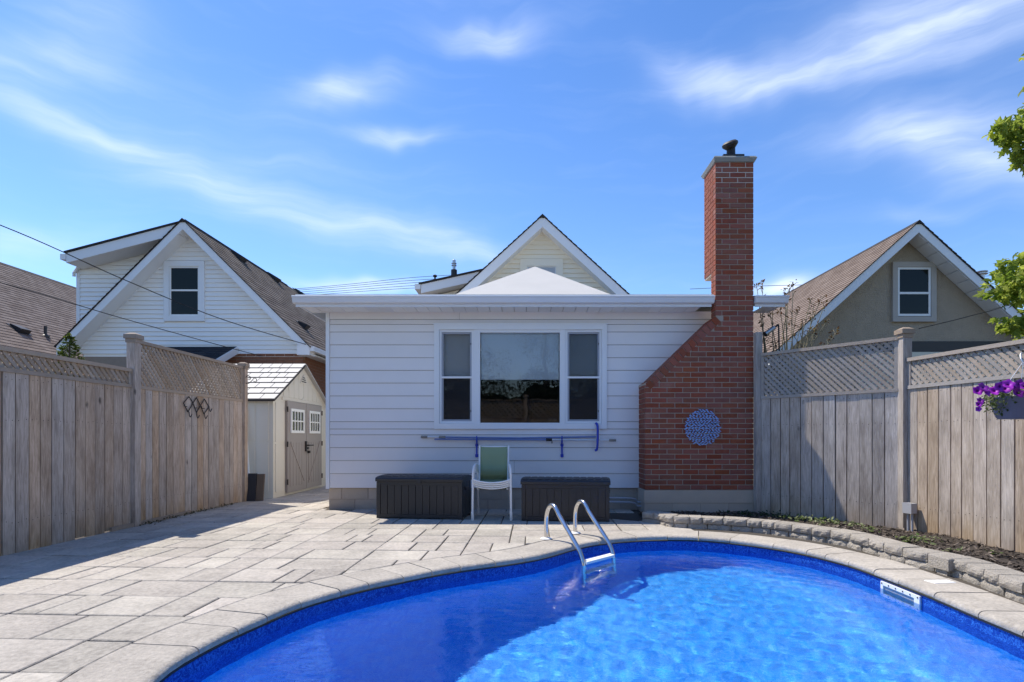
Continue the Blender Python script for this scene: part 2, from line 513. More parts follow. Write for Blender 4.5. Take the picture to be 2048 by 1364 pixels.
M = dict(
    siding=mat('white_siding', (.82, .785, .765), .55, .018, .05, 2.2, .12, 160, nz2=.015),
    cream=mat('cream_siding', (.86, .80, .66), .6, .02, .04, 3),
    vinyl=mat('vinyl_siding', (.90, .885, .85), .5, .015, .03, 2.5),
    trim=mat('white_trim', (.80, .81, .82), .45, .01, .03, 5),
    trim_dirty=mat('weathered_white_trim', (.74, .74, .72), .55, .02, .10, 4, stretch=(1, 1, .3)),
    gutter=mat('gutter_paint', (.76, .78, .82), .35, .01, .05, 5, stretch=(.4, 1, 1)),
    block=mat('concrete_block', (.50, .42, .33), .95, .10, .16, 5, .5, 60, nz2=.10, nscale2=120),
    brick=mat('red_brick', (.275, .084, .050), .88, .15, .16, 14, .5, 110, hue=.010, nz2=.10, nscale2=150, sat=.12),
    brick_old=mat('dark_brick', (.20, .075, .048), .9, .28, .22, 12, .4, 90, hue=.03, nz2=.12),
    mortar=mat('mortar', (.44, .36, .29), .95, 0, .14, 9, .4, 80, nz2=.08),
    mortar_dark=mat('dark_mortar', (.30, .24, .19), .95, 0, .14, 9),
    capstone=mat('chimney_cap', (.30, .30, .28), .95, 0, .22, 9, .6, 50, nz2=.15),
    paver=mat('paver_stone', (.425, .385, .33), .93, .13, .42, 3.0, 1.0, 45, hue=.014, nz2=.44, nscale2=34, bdist=.008),
    coping=mat('coping_stone', (.42, .38, .325), .93, .08, .34, 3.4, 1.0, 50, nz2=.44, nscale2=40, bdist=.008),
    wallstone=mat('split_stone', (.50, .45, .38), .95, .10, .24, 14, 1.0, 75, nz2=.28, nscale2=90, bdist=.03),
    joint=mat('joint_sand', (.075, .063, .05), 1, 0, .35, 12, .4, 90, nz2=.2),
    mulch=mat('bark_mulch', (.052, .040, .031), 1, .2, .5, 30, .5, 60),
    wood_l=wood_mat('fence_wood_brown', (.29, .222, .17), (.66, .545, .45), (.94, .90, .86), .13, 'z', .3),
    wood_r=wood_mat('fence_wood_grey', (.27, .23, .195), (.63, .56, .49), (.96, .90, .83), .14, 'z', .4),
    slat_l=mat('lattice_wood_brown', (.37, .295, .23), .9, .14, .2, 18, .3, 50, sat=.3, nz2=.08),
    slat_r=mat('lattice_wood_grey', (.36, .31, .262), .9, .12, .2, 18, .3, 50, sat=.3, nz2=.08),
    shingle_l=shingle_mat('brown_shingles', (.095, .075, .062), (.155, .127, .106), (.235, .198, .168)),
    shingle_f=shingle_mat('far_brown_shingles', (.125, .096, .084), (.18, .143, .126), (.245, .202, .18)),
    shingle_r=shingle_mat('pinkish_shingles', (.16, .118, .094), (.22, .168, .137), (.29, .228, .19)),
    shingle_d=shingle_mat('dark_shingles', (.018, .019, .024), (.032, .033, .04), (.055, .055, .06)),
    black=mat('dark_plastic', (.018, .018, .02), .5, 0, .1, 20),
    boxplastic=mat('charcoal_resin', (.022, .0225, .027), .42, .04, .08, 9, .15, 120, stretch=(1, 1, .2)),
    asphalt_edge=mat('shingle_edge', (.03, .027, .026), .95),
    glass=glass_mat('window_glass', ior=1.68),
    screen=screen_mat('insect_screen'),
    blind=mat('roller_blind', (.84, .85, .86), .8, 0, .02, 3),
    room=mat('dim_room', (.09, .085, .08), .95),
    farglass=mat('far_window_glass', (.010, .014, .012), .06, 0, 0, spec=.22),
    greyframe=mat('grey_sash', (.36, .38, .43), .4, 0, .04, 6),
    shed=mat('cream_resin', (.74, .69, .58), .5, .01, .04, 3),
    shedside=mat('cream_resin_side', (.74, .69, .58), .5, .01, .04, 3),
    sheddoor=mat('taupe_resin', (.33, .285, .26), .5, .02, .05, 3),
    shedtile=mat('shed_roof_tile', (.48, .46, .43), .6, .06, .10, 8, .15, 50),
    stucco=mat('stucco', (.45, .37, .275), .97, 0, .17, 6, 1.0, 45, nz2=.16, nscale2=60, bdist=.03),
    stuccotrim=mat('stucco_trim', (.46, .42, .37), .85, 0, .05, 6),
    cream_plain=mat('cream_paint', (.68, .64, .52), .7),
    membrane=mat('roof_membrane', (.50, .485, .455), .8, 0, .10, 1.4, .2, 30),
    steel=mat('stainless_steel', (.72, .71, .69), .16, 0, .03, 20, metal=1),
    galv=mat('galvanised_metal', (.50, .51, .52), .4, 0, .1, 20, metal=.9),
    whiteplastic=mat('white_plastic', (.84, .84, .82), .4, 0, .03, 8),
    bluepaint=mat('blue_anodised', (.17, .23, .45), .3, 0, .05, 8, metal=.25),
    blueplastic=mat('blue_plastic', (.03, .06, .45), .45, .03),
    alu=mat('brushed_aluminium', (.72, .73, .75), .35, 0, .04, 20, metal=.6),
    greytip=mat('grey_grip', (.27, .25, .22), .7),
    frame_w=mat('white_powder_coat', (.82, .82, .81), .35, .01, .02, 6),
    sling=mat('green_sling', (.27, .34, .19), .8, .04, .06, 4, .2, 300),
    iron=mat('black_iron', (.025, .021, .02), .6, 0, .2, 30),
    artblue=mat('blue_enamel', (.30, .47, .80), .35, 0, .5, 60, metal=.1),
    conduit=mat('grey_conduit', (.40, .40, .42), .5, 0, .05, 9),
    pot=mat('slate_blue_pot', (.15, .16, .235), .6, 0, .12, 14, .25, 60, stretch=(1, 1, .12)),
    petal=mat('purple_petal', (.27, .012, .36), .55, .22, .15, 40, hue=.03),
    wire=mat('cable', (.02, .02, .022), .7),
    trunk=mat('bark', (.13, .10, .075), .95, .1, .3, 12, .8, 30, stretch=(1, 1, .2)),
    twig=mat('pale_twig', (.27, .24, .15), .85, .1, .2, 12),
    darkplank=mat('tarred_plank', (.035, .036, .04), .85, .1, .3, 16, .4, 40, stretch=(1, 1, .1)),
    leaf=leaf_mat('maple_leaf', (.16, .24, .025), (.50, .55, .10), .62),
    leafdark=leaf_mat('tree_leaf', (.016, .035, .008), (.045, .08, .016), .3),
    conifer=leaf_mat('conifer_leaf', (.05, .085, .012), (.14, .17, .02)),
    variegated=leaf_mat('variegated_leaf', (.10, .17, .03), (.48, .50, .28)),
    budleaf=leaf_mat('bronze_leaf', (.085, .028, .02), (.24, .16, .045)),
    petunialeaf=leaf_mat('petunia_leaf', (.045, .08, .018), (.34, .38, .19)),
    ivy=leaf_mat('ground_ivy', (.02, .05, .014), (.05, .10, .03)),
    hedgeleaf=leaf_mat('hedge_leaf', (.010, .018, .006), (.030, .048, .014), .1),
    grass=mat('lawn', (.055, .085, .025), 1, 0, .3, 3, .3, 60, nz2=.2),
    liner=liner_mat(),
    water=water_mat(),
)

def weather_brick(m):
    t = m.node_tree; b = t.nodes['Principled BSDF']
    src = b.inputs['Base Color'].links[0].from_socket
    ge = mk(t, 'ShaderNodeNewGeometry')
    r = mk(t, 'ShaderNodeMapRange'); r.inputs['From Min'].default_value = .56; r.inputs['From Max'].default_value = .78; r.inputs['To Max'].default_value = .38
    sock(t, r.inputs[0], noise(t, ge.outputs['Position'], 3.2, 6, .7, (1, 1, 1.6)))
    mx = mk(t, 'ShaderNodeMix', data_type='RGBA'); sock(t, mx.inputs[0], r.outputs[0]); sock(t, mx.inputs[6], src); mx.inputs[7].default_value = (.40, .27, .21, 1)
    r2 = mk(t, 'ShaderNodeMapRange'); r2.inputs['From Min'].default_value = .55; r2.inputs['From Max'].default_value = .8; r2.inputs['To Max'].default_value = .5
    sock(t, r2.inputs[0], noise(t, ge.outputs['Position'], 1.7, 5, .65))
    m2 = mk(t, 'ShaderNodeMix', data_type='RGBA'); sock(t, m2.inputs[0], r2.outputs[0]); sock(t, m2.inputs[6], mx.outputs[2]); m2.inputs[7].default_value = (.10, .045, .035, 1)
    sock(t, b.inputs['Base Color'], m2.outputs[2])
weather_brick(M['brick'])
M['hedgeleaf'].node_tree.nodes['Principled BSDF'].inputs['Specular IOR Level'].default_value = .05

def foliage(name, pos, size, mat_, parent=None, shape='leaf', seed=1, tone=(0, 1), up=.3, droop=0.0):
    """many small leaf faces spread through a volume, joined into one mesh; pos: (n,3) array"""
    rg = np.random.default_rng(seed)
    n = len(pos)
    if shape == 'maple':
        tpl = np.array([(0, 0), (.18, -.12), (.5, .02), (.38, .22), (.56, .55), (.26, .52), (.0, 1.0), (-.26, .52), (-.56, .55), (-.38, .22), (-.5, .02), (-.18, -.12)], float)
        zz = np.array([0, .02, -.12, .03, -.10, .04, -.14, .04, -.10, .03, -.12, .02])
        faces = [(0, 1, 2, 3), (0, 3, 4, 5), (0, 5, 6, 7), (0, 7, 8, 9), (0, 9, 10, 11)]
    else:
        tpl = np.array([(0, 0), (.28, .38), (0, 1.0), (-.28, .38)], float); zz = np.array([0, .10, 0, .10]); faces = [(0, 1, 2), (0, 2, 3)]
    k = len(tpl)
    nrm = rg.normal(size=(n, 3)); nrm[:, 2] += up * 2; nrm /= np.linalg.norm(nrm, axis=1)[:, None]
    d = rg.normal(size=(n, 3)); d[:, 2] -= droop
    d -= nrm * (d * nrm).sum(1)[:, None]; d /= np.linalg.norm(d, axis=1)[:, None] + 1e-9
    w = np.cross(d, nrm)
    s = size * rg.uniform(.6, 1.25, n)
    V = pos[:, None, :] + s[:, None, None] * (w[:, None, :] * tpl[None, :, 0, None] + d[:, None, :] * tpl[None, :, 1, None] + nrm[:, None, :] * zz[None, :, None])
    V = V.reshape(-1, 3)
    fs = []
    for i in range(n):
        o = i * k
        fs += [tuple(o + j for j in f) for f in faces]
    me = bpy.data.meshes.new(name)
    me.from_pydata(V.tolist(), [], fs)
    at = me.attributes.new('tone', 'FLOAT', 'POINT')
    tn = rg.uniform(tone[0], tone[1], n) ** 1.3
    at.data.foreach_set('value', np.repeat(tn, k).astype(np.float32))
    me.update()
    return link(name, me, mat_, parent)

def blob_points(rg, centre, radii, n, hollow=.5):
    p = rg.normal(size=(n, 3)); p /= np.linalg.norm(p, axis=1)[:, None]
    r = rg.uniform(hollow, 1, n) ** .6
    return np.array(centre) + p * r[:, None] * np.array(radii)
# ================================================================== pool outline
EDGE_Z = -0.03
edge_px = [(309, 1364), (396, 1305), (477, 1264), (533, 1240), (600, 1211), (684, 1187), (737, 1173.6), (809, 1159), (863, 1147.5), (918, 1138.5),
           (991, 1129), (1049, 1120.5), (1096, 1111), (1150, 1095), (1200, 1085), (1273, 1078.5), (1335, 1076.5), (1395, 1077.5), (1462, 1083),
           (1545, 1094), (1612, 1106), (1699, 1128), (1741, 1143), (1799, 1165), (1872, 1194), (1958, 1231), (2048, 1268)]
joint_px = [(396, 1305), (477, 1264), (533, 1240), (600, 1211), (684, 1187), (737, 1173), (809, 1159), (863, 1147), (918, 1138), (991, 1129), (1049, 1120),
            (1150, 1095), (1195, 1085), (1273, 1078), (1335, 1076), (1395, 1077), (1462, 1083), (1545, 1094), (1612, 1106), (1645, 1116), (1699, 1128), (1741, 1145),
            (1799, 1165), (1872, 1193), (1958, 1231), (2048, 1268)]
ctrl = [G(u, v, EDGE_Z) for u, v in edge_px]
ctrl = [Vector((p.x, p.y, 0)) for p in ctrl]
ctrl += [Vector(q) for q in ((2.74, 2.45, 0), (2.38, 1.6, 0), (1.6, 1.0, 0), (.5, .78, 0), (-.6, .98, 0), (-1.35, 1.65, 0))]

def closed_spline(c, n=10):
    out = []; m = len(c)
    for i in range(m):
        p0, p1, p2, p3 = c[i - 1], c[i], c[(i + 1) % m], c[(i + 2) % m]
        for k in range(n):
            t = k / n
            out.append(.5 * ((2 * p1) + (p2 - p0) * t + (2 * p0 - 5 * p1 + 4 * p2 - p3) * t * t + (3 * p1 - p0 - 3 * p2 + p3) * t ** 3))
    return out

def resample(pts, step):
    L = [0]
    loop = pts + [pts[0]]
    for a, b in zip(loop, loop[1:]): L.append(L[-1] + (b - a).length)
    n = int(L[-1] / step); out = []; j = 0
    for i in range(n):
        s = L[-1] * i / n
        while L[j + 1] < s: j += 1
        f = (s - L[j]) / max(1e-9, L[j + 1] - L[j])
        out.append(loop[j].lerp(loop[j + 1], f))
    return out

EDGE = resample(closed_spline(ctrl), .03)
for _ in range(30):
    EDGE = [(EDGE[i - 1] + EDGE[i] * 2 + EDGE[(i + 1) % len(EDGE)]) / 4 for i in range(len(EDGE))]
NE = len(EDGE)
def tangent(i):
    return (EDGE[(i + 3) % NE] - EDGE[i - 3]).normalized()
def outward(i):
    t = tangent(i); return Vector((-t.y, t.x, 0))
def rim(i, off, z):
    p = EDGE[i % NE] + outward(i % NE) * off
    return (p.x, p.y, z)
EN = np.array([(p.x, p.y) for p in EDGE])
def nearest(x, y):
    return int(np.argmin((EN[:, 0] - x) ** 2 + (EN[:, 1] - y) ** 2))
def inside(x, y, off=0):
    i = nearest(x, y); o = outward(i)
    return (x - EDGE[i].x) * o.x + (y - EDGE[i].y) * o.y < off
PC = Vector((.75, 3.25, 0))
WATER_Z = -.13
COPE_W = .385

# ---------------------------------------------------------------- ground sheet out to the horizon
m = MB()
idx = list(range(0, NE, 4)); k = len(idx)
rings = [.10, .6, 2.5, 8, 40, 250, 1500]
for off in rings:
    for i in idx:
        p = EDGE[i]; d = (p - PC)
        o = p + outward(i) * .10
        q = o + d.normalized() * (off - .10)
        m.v.append((q.x, q.y, -.014))
for r in range(len(rings) - 1):
    for i in range(k):
        j = (i + 1) % k
        m.f.append((r * k + i, r * k + j, (r + 1) * k + j, (r + 1) * k + i))
g = m.obj('ground', M['joint'])
tag(g, 'sandy earth showing in the joints between the pavers', 'ground', kind='structure')

# ---------------------------------------------------------------- pool
pool = thing('swimming_pool', 'kidney shaped in-ground pool with bright blue liner and stone coping', 'pool', (PC.x, PC.y, 0))
def depth(x, y):
    t = min(1, max(0, (5.6 - y) / 3.2)); t = t * t * (3 - 2 * t)
    return .95 + .75 * t
m = MB(); ii = list(range(0, NE, 2)); k = len(ii)
levels = [-.060, -.12, -.25, -.5, -.7]
nr = 22
for z in levels:
    m.v += [rim(i, .012, z) for i in ii]
for r in range(nr + 1):
    t = r / nr
    for i in ii:
        p = EDGE[i].lerp(PC, t * .985)
        d = depth(p.x, p.y)
        cove = .16 * math.exp(-((p - EDGE[i]).length / .10))
        m.v.append((p.x, p.y, -d + cove))
R = len(levels) + nr + 1
for r in range(R - 1):
    for i in range(k):
        j = (i + 1) % k
        m.f.append((r * k + i, r * k + j, (r + 1) * k + j, (r + 1) * k + i))
m.f.append(tuple((R - 1) * k + i for i in range(k)))
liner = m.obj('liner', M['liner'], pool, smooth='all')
try: liner.cycles.is_caustics_receiver = True
except Exception: pass

m = MB()
for i in range(0, NE, 2):
    j = i + 2
    m.quad(rim(i, .002, -.050), rim(j, .002, -.050), rim(j, .002, -.062), rim(i, .002, -.062))
    m.quad(rim(i, .002, -.062), rim(j, .002, -.062), rim(j, .02, -.064), rim(i, .02, -.064))
m.obj('liner_track', M['black'], pool)

# coping stones: round-nosed, one mesh each
js = sorted(set(nearest(*(G(u, v, EDGE_Z).xy)) for u, v in joint_px))
full = list(js); last = js[-1]; step = int(.36 / .03)
i = last + step
while i < js[0] + NE - step // 2:
    full.append(i); i += step
full.append(js[0] + NE)
prof = [(COPE_W, -.052), (COPE_W, -.008), (COPE_W - .008, 0.0), (.04, 0.001), (.018, -.003), (.004, -.012), (-.004, -.026), (-.002, -.042), (.012, -.050)]
for a, b in zip(full, full[1:]):
    m = MB(); n = 5; K = len(prof)
    g0 = .12
    dz = rnd.uniform(-.0025, .0025)
    for s in range(n):
        f = a + g0 + (b - a - 2 * g0) * s / (n - 1)
        i0 = int(math.floor(f)); fr = f - i0
        for (o, z) in prof:
            p = Vector(rim(i0, o, z + dz)).lerp(Vector(rim(i0 + 1, o, z + dz)), fr)
            m.v.append(tuple(p))
    for s in range(n - 1):
        for q in range(K):
            q2 = (q + 1) % K
            m.f.append((s * K + q, s * K + q2, (s + 1) * K + q2, (s + 1) * K + q))
    m.f.append(tuple(range(K))); m.f.append(tuple((n - 1) * K + q for q in reversed(range(K))))
    m.obj('coping_stone', M['coping'], pool, smooth=True)

# skimmer mouth let into the wall
i0, i1 = nearest(*G(1762, 1160, -.065).xy), nearest(*G(1838, 1190, -.065).xy)
if i0 > i1: i0, i1 = i1, i0
m = MB()
def bar(a, b, z0, z1, off=-.006, th=.014):
    n = max(2, int((b - a) / 3)); pts = [a + (b - a) * q / n for q in range(n + 1)]
    for p, q in zip(pts, pts[1:]):
        A = [Vector(rim(int(p), off, z)) for z in (z0, z1)]; B = [Vector(rim(int(q), off, z)) for z in (z0, z1)]
        o = outward(int(p)) * th
        m.hexa([A[0], B[0], B[0] + o, A[0] + o], [A[1], B[1], B[1] + o, A[1] + o])
bar(i0, i1, -.10, -.072); bar(i0, i0 + 1.3, -.26, -.10); bar(i1 - 1.3, i1, -.26, -.10); bar(i0, i1, -.285, -.26)
sk = m.obj('skimmer', M['whiteplastic'], pool)
m = MB(); bar(i0 + 1.3, i1 - 1.3, -.26, -.10, .006, .004); m.obj('flap', M['conduit'], sk)
for q in range(6):
    f = i0 + .6 + (i1 - i0 - 1.2) * q / 5
    p = Vector(rim(int(f), -.007, -.086)).lerp(Vector(rim(int(f) + 1, -.007, -.086)), f - int(f))
    MB().lathe([(.006, 0), (.006, .003), (.003, .004)], p, 8, -outward(int(f))).obj('screw', M['iron'], sk)
c = G(1884, 1162, .004)
lid = MB().chamfer([(c.x - .10, c.y - .07), (c.x + .07, c.y - .05), (c.x + .06, c.y + .03), (c.x - .12, c.y + .02)], .001, .007, .003).obj('skimmer_lid', M['whiteplastic'], pool)
# drain on the floor
dp = Vector((1.75, 3.6, 0)); dz = -depth(dp.x, dp.y)
dr = MB().lathe([(.13, 0), (.13, .02), (.10, .045), (.03, .05)], (dp.x, dp.y, dz + .004), 24).obj('drain_cover', mat('blue_drain', (.05, .20, .62), .5), pool, smooth=True)

# ---------------------------------------------------------------- water with real ripples
gs = .022
x0, x1 = EN[:, 0].min() - .06, EN[:, 0].max() + .06; y0, y1 = EN[:, 1].min() - .06, EN[:, 1].max() + .06
nx, ny = int((x1 - x0) / gs) + 1, int((y1 - y0) / gs) + 1
X, Y = np.meshgrid(x0 + np.arange(nx) * gs, y0 + np.arange(ny) * gs)
Z = np.zeros_like(X)
rg = np.random.default_rng(5)
for _ in range(60):
    lam = float(rg.choice([.10, .13, .17, .22, .3, .45, .8], p=[.2, .22, .2, .16, .12, .06, .04])) * rg.uniform(.85, 1.15)
    th = rg.normal(.9, .75) + (math.pi if rg.random() < .3 else 0)
    amp = .00078 * min(lam, .26) * rg.uniform(.5, 1.2)
    kx, ky = 2 * math.pi / lam * math.cos(th), 2 * math.pi / lam * math.sin(th)
    wob = .5 * np.sin(1.3 * X * rg.uniform(.5, 1.5) + rg.uniform(0, 6)) + .5 * np.sin(1.1 * Y * rg.uniform(.5, 1.5) + rg.uniform(0, 6))
    Z += amp * np.sin(kx * X + ky * Y + wob * 2.2 + rg.uniform(0, 6.3))
Z += WATER_Z
keep = np.zeros_like(X, bool)
for a in range(ny):
    for b in range(nx):
        keep[a, b] = inside(X[a, b], Y[a, b], .045)
vid = -np.ones_like(X, int); vid[keep] = np.arange(keep.sum())
m = MB(); m.v = [tuple(q) for q in np.stack([X[keep], Y[keep], Z[keep]], 1)]
for a in range(ny - 1):
    for b in range(nx - 1):
        q = (vid[a, b], vid[a, b + 1], vid[a + 1, b + 1], vid[a + 1, b])
        if min(q) >= 0: m.f.append(tuple(int(w) for w in q))
water = m.obj('water', M['water'], None, smooth='all', fix=False)
tag(water, 'rippling clear pool water filling the blue kidney shaped pool', 'water', kind='structure')
try: water.cycles.is_caustics_caster = True
except Exception: pass

# ---------------------------------------------------------------- retaining wall
wall_px = [(1283, 1024), (1314, 1027), (1341, 1033), (1400, 1035), (1458, 1037.5), (1545, 1044.6), (1629, 1056), (1687, 1064.7), (1737, 1077), (1776, 1089), (1824, 1100), (1870, 1109), (1906, 1118), (1945, 1130), (2001, 1150), (2048, 1166)]
WT = .125
wp = [G(u, v, WT) for u, v in wall_px]
wp = [Vector((p.x, p.y, 0)) for p in wp] + [Vector((3.24, 3.1, 0)), Vector((3.1, 2.4, 0)), Vector((2.85, 1.75, 0))]
wpath = smooth_path(wp, 10)
for _ in range(6):
    wpath = [wpath[0]] + [(wpath[i - 1] + wpath[i] * 2 + wpath[i + 1]) / 4 for i in range(1, len(wpath) - 1)] + [wpath[-1]]
WL = [0]
for a, b in zip(wpath, wpath[1:]): WL.append(WL[-1] + (b - a).length)
def wat(s):
    s = min(max(s, 0), WL[-1] - 1e-4); j = 0
    while WL[j + 1] < s: j += 1
    p = wpath[j].lerp(wpath[j + 1], (s - WL[j]) / (WL[j + 1] - WL[j]))
    t = (wpath[j + 1] - wpath[j]).normalized()
    return p, Vector((-t.y, t.x, 0))
rw = thing('retaining_wall', 'low curved garden wall of split concrete blocks beside the pool coping', 'retaining wall', tuple(wpath[len(wpath) // 2]))
def stone(name, s0, s1, z0, z1, front, back, mt):
    m = MB(); nu, nv = 7, 4
    grid = {}
    for a in range(nu):
        s = s0 + (s1 - s0) * a / (nu - 1)
        p, n = wat(s)
        for b in range(nv):
            edge = a in (0, nu - 1) or b in (0, nv - 1)
            bul = .0 if edge else rnd.uniform(.003, .014)
            if b == nv - 1: bul = -.004
            z = z0 + (z1 - z0) * b / (nv - 1)
            q = p + n * (front - bul + (.008 if a in (0, nu - 1) else 0))
            grid[a, b] = len(m.v); m.v.append((q.x, q.y, z - (.004 if b == nv - 1 else 0)))
    for a in range(nu - 1):
        for b in range(nv - 1):
            m.f.append((grid[a, b], grid[a + 1, b], grid[a + 1, b + 1], grid[a, b + 1]))
    tb = []
    for a in range(nu):
        s = s0 + (s1 - s0) * a / (nu - 1); p, n = wat(s)
        for off, z in ((front + .012, z1), (back, z1), (back, z0)):
            q = p + n * off; tb.append(len(m.v)); m.v.append((q.x, q.y, z))
    for a in range(nu - 1):
        m.f.append((grid[a, nv - 1], grid[a + 1, nv - 1], tb[(a + 1) * 3], tb[a * 3]))
        for r in range(2):
            m.f.append((tb[a * 3 + r], tb[(a + 1) * 3 + r], tb[(a + 1) * 3 + r + 1], tb[a * 3 + r + 1]))
    for a in (0, nu - 1):
        m.f.append(tuple([grid[a, b] for b in range(nv)] + [tb[a * 3], tb[a * 3 + 1], tb[a * 3 + 2]]))
    return m.obj(name, mt, rw, smooth=False)
for course, (z0, z1, fr) in enumerate(((-.06, .046, .010), (.050, WT, 0.0))):
    s = -.0 - .1 * course
    while s < WL[-1] - .05:
        L = rnd.choice([.14, .16, .2, .23, .26])
        a, b = max(0, s), min(s + L, WL[-1])
        if b - a > .06:
            stone('wall_block', a + .004, b - .004, z0, z1 + rnd.uniform(-.004, .003), fr + rnd.uniform(-.004, .004), .21, M['wallstone'])
        s += L
# block turned out over the skimmer
sc = min(range(len(wpath)), key=lambda q: (wpath[q] - Vector((3.36, 4.52, 0))).length)
p, n = wat(WL[sc]); t = Vector((n.y, -n.x, 0))
m = MB(); o = p - t * .12 - n * .05
m.chamfer([tuple((o + n * .2).xy), tuple(o.xy), tuple((o + t * .2).xy), tuple((o + t * .2 + n * .2).xy)], .03, WT + .006, .008)
m.obj('wall_block', M['wallstone'], rw)
m = MB(); o = p - t * .05 - n * .035
m.chamfer([tuple((o + n * .1).xy), tuple(o.xy), tuple((o + t * .1).xy), tuple((o + t * .1 + n * .1).xy)], -.05, .03, .004)
m.obj('wall_block', M['wallstone'], rw)

# ---------------------------------------------------------------- fence lines (used by the bed and the fences)
FR = [Vector((3.275, 8.0, 0)), Vector((4.40, 6.59, 0)), Vector((4.63, 5.28, 0)), Vector((4.86, 3.96, 0))]
FLX = -4.77

# planting bed behind the retaining wall
m = MB(); n = 60; nb = 9
fl = [Vector((1.6, 8.1, 0)), Vector((3.2, 8.1, 0)), Vector((3.55, 7.85, 0)), Vector((4.5, 6.7, 0)), Vector((4.75, 5.2, 0)), Vector((5.0, 3.9, 0)), Vector((5.0, 2.0, 0))]
FLn = [0]
for a, b in zip(fl, fl[1:]): FLn.append(FLn[-1] + (b - a).length)
def fat(s):
    s = min(max(s, 0), FLn[-1] - 1e-4); j = 0
    while FLn[j + 1] < s: j += 1
    return fl[j].lerp(fl[j + 1], (s - FLn[j]) / (FLn[j + 1] - FLn[j]))
def wpos(f):           # same fraction along the wall, spread so that the ribs do not cross
    p, nn = wat(WL[-1] * f); return p + nn * .14
bedrows = []
for a in range(n + 1):
    f = a / n
    A, B = wpos(f), fat(FLn[-1] * f)
    row = []
    for b in range(nb + 1):
        q = A.lerp(B, b / nb)
        z = .085 - .075 * (b / nb) + .018 * math.sin(7 * q.x + 3 * q.y) * math.sin(5 * q.y) * (1 if 0 < b < nb else .3)
        row.append(len(m.v)); m.v.append((q.x, q.y, z))
    bedrows.append(row)
for a in range(n):
    for b in range(nb):
        m.f.append((bedrows[a][b], bedrows[a + 1][b], bedrows[a + 1][b + 1], bedrows[a][b + 1]))
bed = m.obj('planting_bed', M['mulch'], None, smooth='all')
tag(bed, 'dark mulched planting bed between the block wall and the fence', 'planting bed', kind='structure')
bedv = m.v
chips = MB()
for _ in range(5200):
    f = rnd.random(); b = rnd.random()
    A, B = wpos(f), fat(FLn[-1] * f)
    q = A.lerp(B, .06 + .94 * b)
    z = .088 - .075 * (.06 + .94 * b) + .018 * math.sin(7 * q.x + 3 * q.y) * math.sin(5 * q.y)
    L, w = rnd.uniform(.015, .055), rnd.uniform(.006, .014)
    a = rnd.uniform(0, math.pi); tl = rnd.uniform(-.5, .5)
    e = Vector((math.cos(a) * L, math.sin(a) * L, tl * L)); s = Vector((-math.sin(a) * w, math.cos(a) * w, rnd.uniform(-.4, .6) * w))
    o = Vector((q.x, q.y, z + rnd.uniform(0, .012))) - e / 2
    chips.quad(o, o + e, o + e + s, o + s)
    chips.quad(o, o + e, o + e - Vector((0, 0, .006)), o - Vector((0, 0, .006)))
me = chips.mesh('mulch_chips')
at = me.attributes.new('tone', 'FLOAT', 'POINT')
tn = np.repeat(np.array([rnd.random() ** 2.2 for _ in range(len(chips.v) // 8)]), 8)
at.data.foreach_set('value', tn.astype(np.float32))
ch = link('mulch', me, leaf_mat('mulch_chip', (.04, .031, .025), (.30, .24, .19), .0))
tag(ch, 'loose dark bark mulch strewn over the planting bed', 'mulch', kind='stuff')

# ---------------------------------------------------------------- patio of pavers
patio = thing('patio', 'patio of pale rectangular concrete pavers in long columns', 'patio', (-2.5, 5, 0), kind='structure')
def clip(poly, px, py, nx_, ny_):
    """keep the side where (q - p).n >= 0"""
    out = []
    for a, b in zip(poly, poly[1:] + poly[:1]):
        da = (a[0] - px) * nx_ + (a[1] - py) * ny_; db = (b[0] - px) * nx_ + (b[1] - py) * ny_
        if da >= 0: out.append(a)
        if (da >= 0) != (db >= 0):
            f = da / (da - db); out.append((a[0] + (b[0] - a[0]) * f, a[1] + (b[1] - a[1]) * f))
    return out
def area(p):
    return .5 * sum(a[0] * b[1] - b[0] * a[1] for a, b in zip(p, p[1:] + p[:1]))
BACK = [EDGE[i] + outward(i) * (COPE_W + .006) for i in range(NE)]
BK = np.array([(p.x, p.y) for p in BACK])
def in_poly(q, p):
    return all((b[0] - a[0]) * (p[1] - a[1]) - (b[1] - a[1]) * (p[0] - a[0]) > 0 for a, b in zip(q, q[1:] + q[:1]))
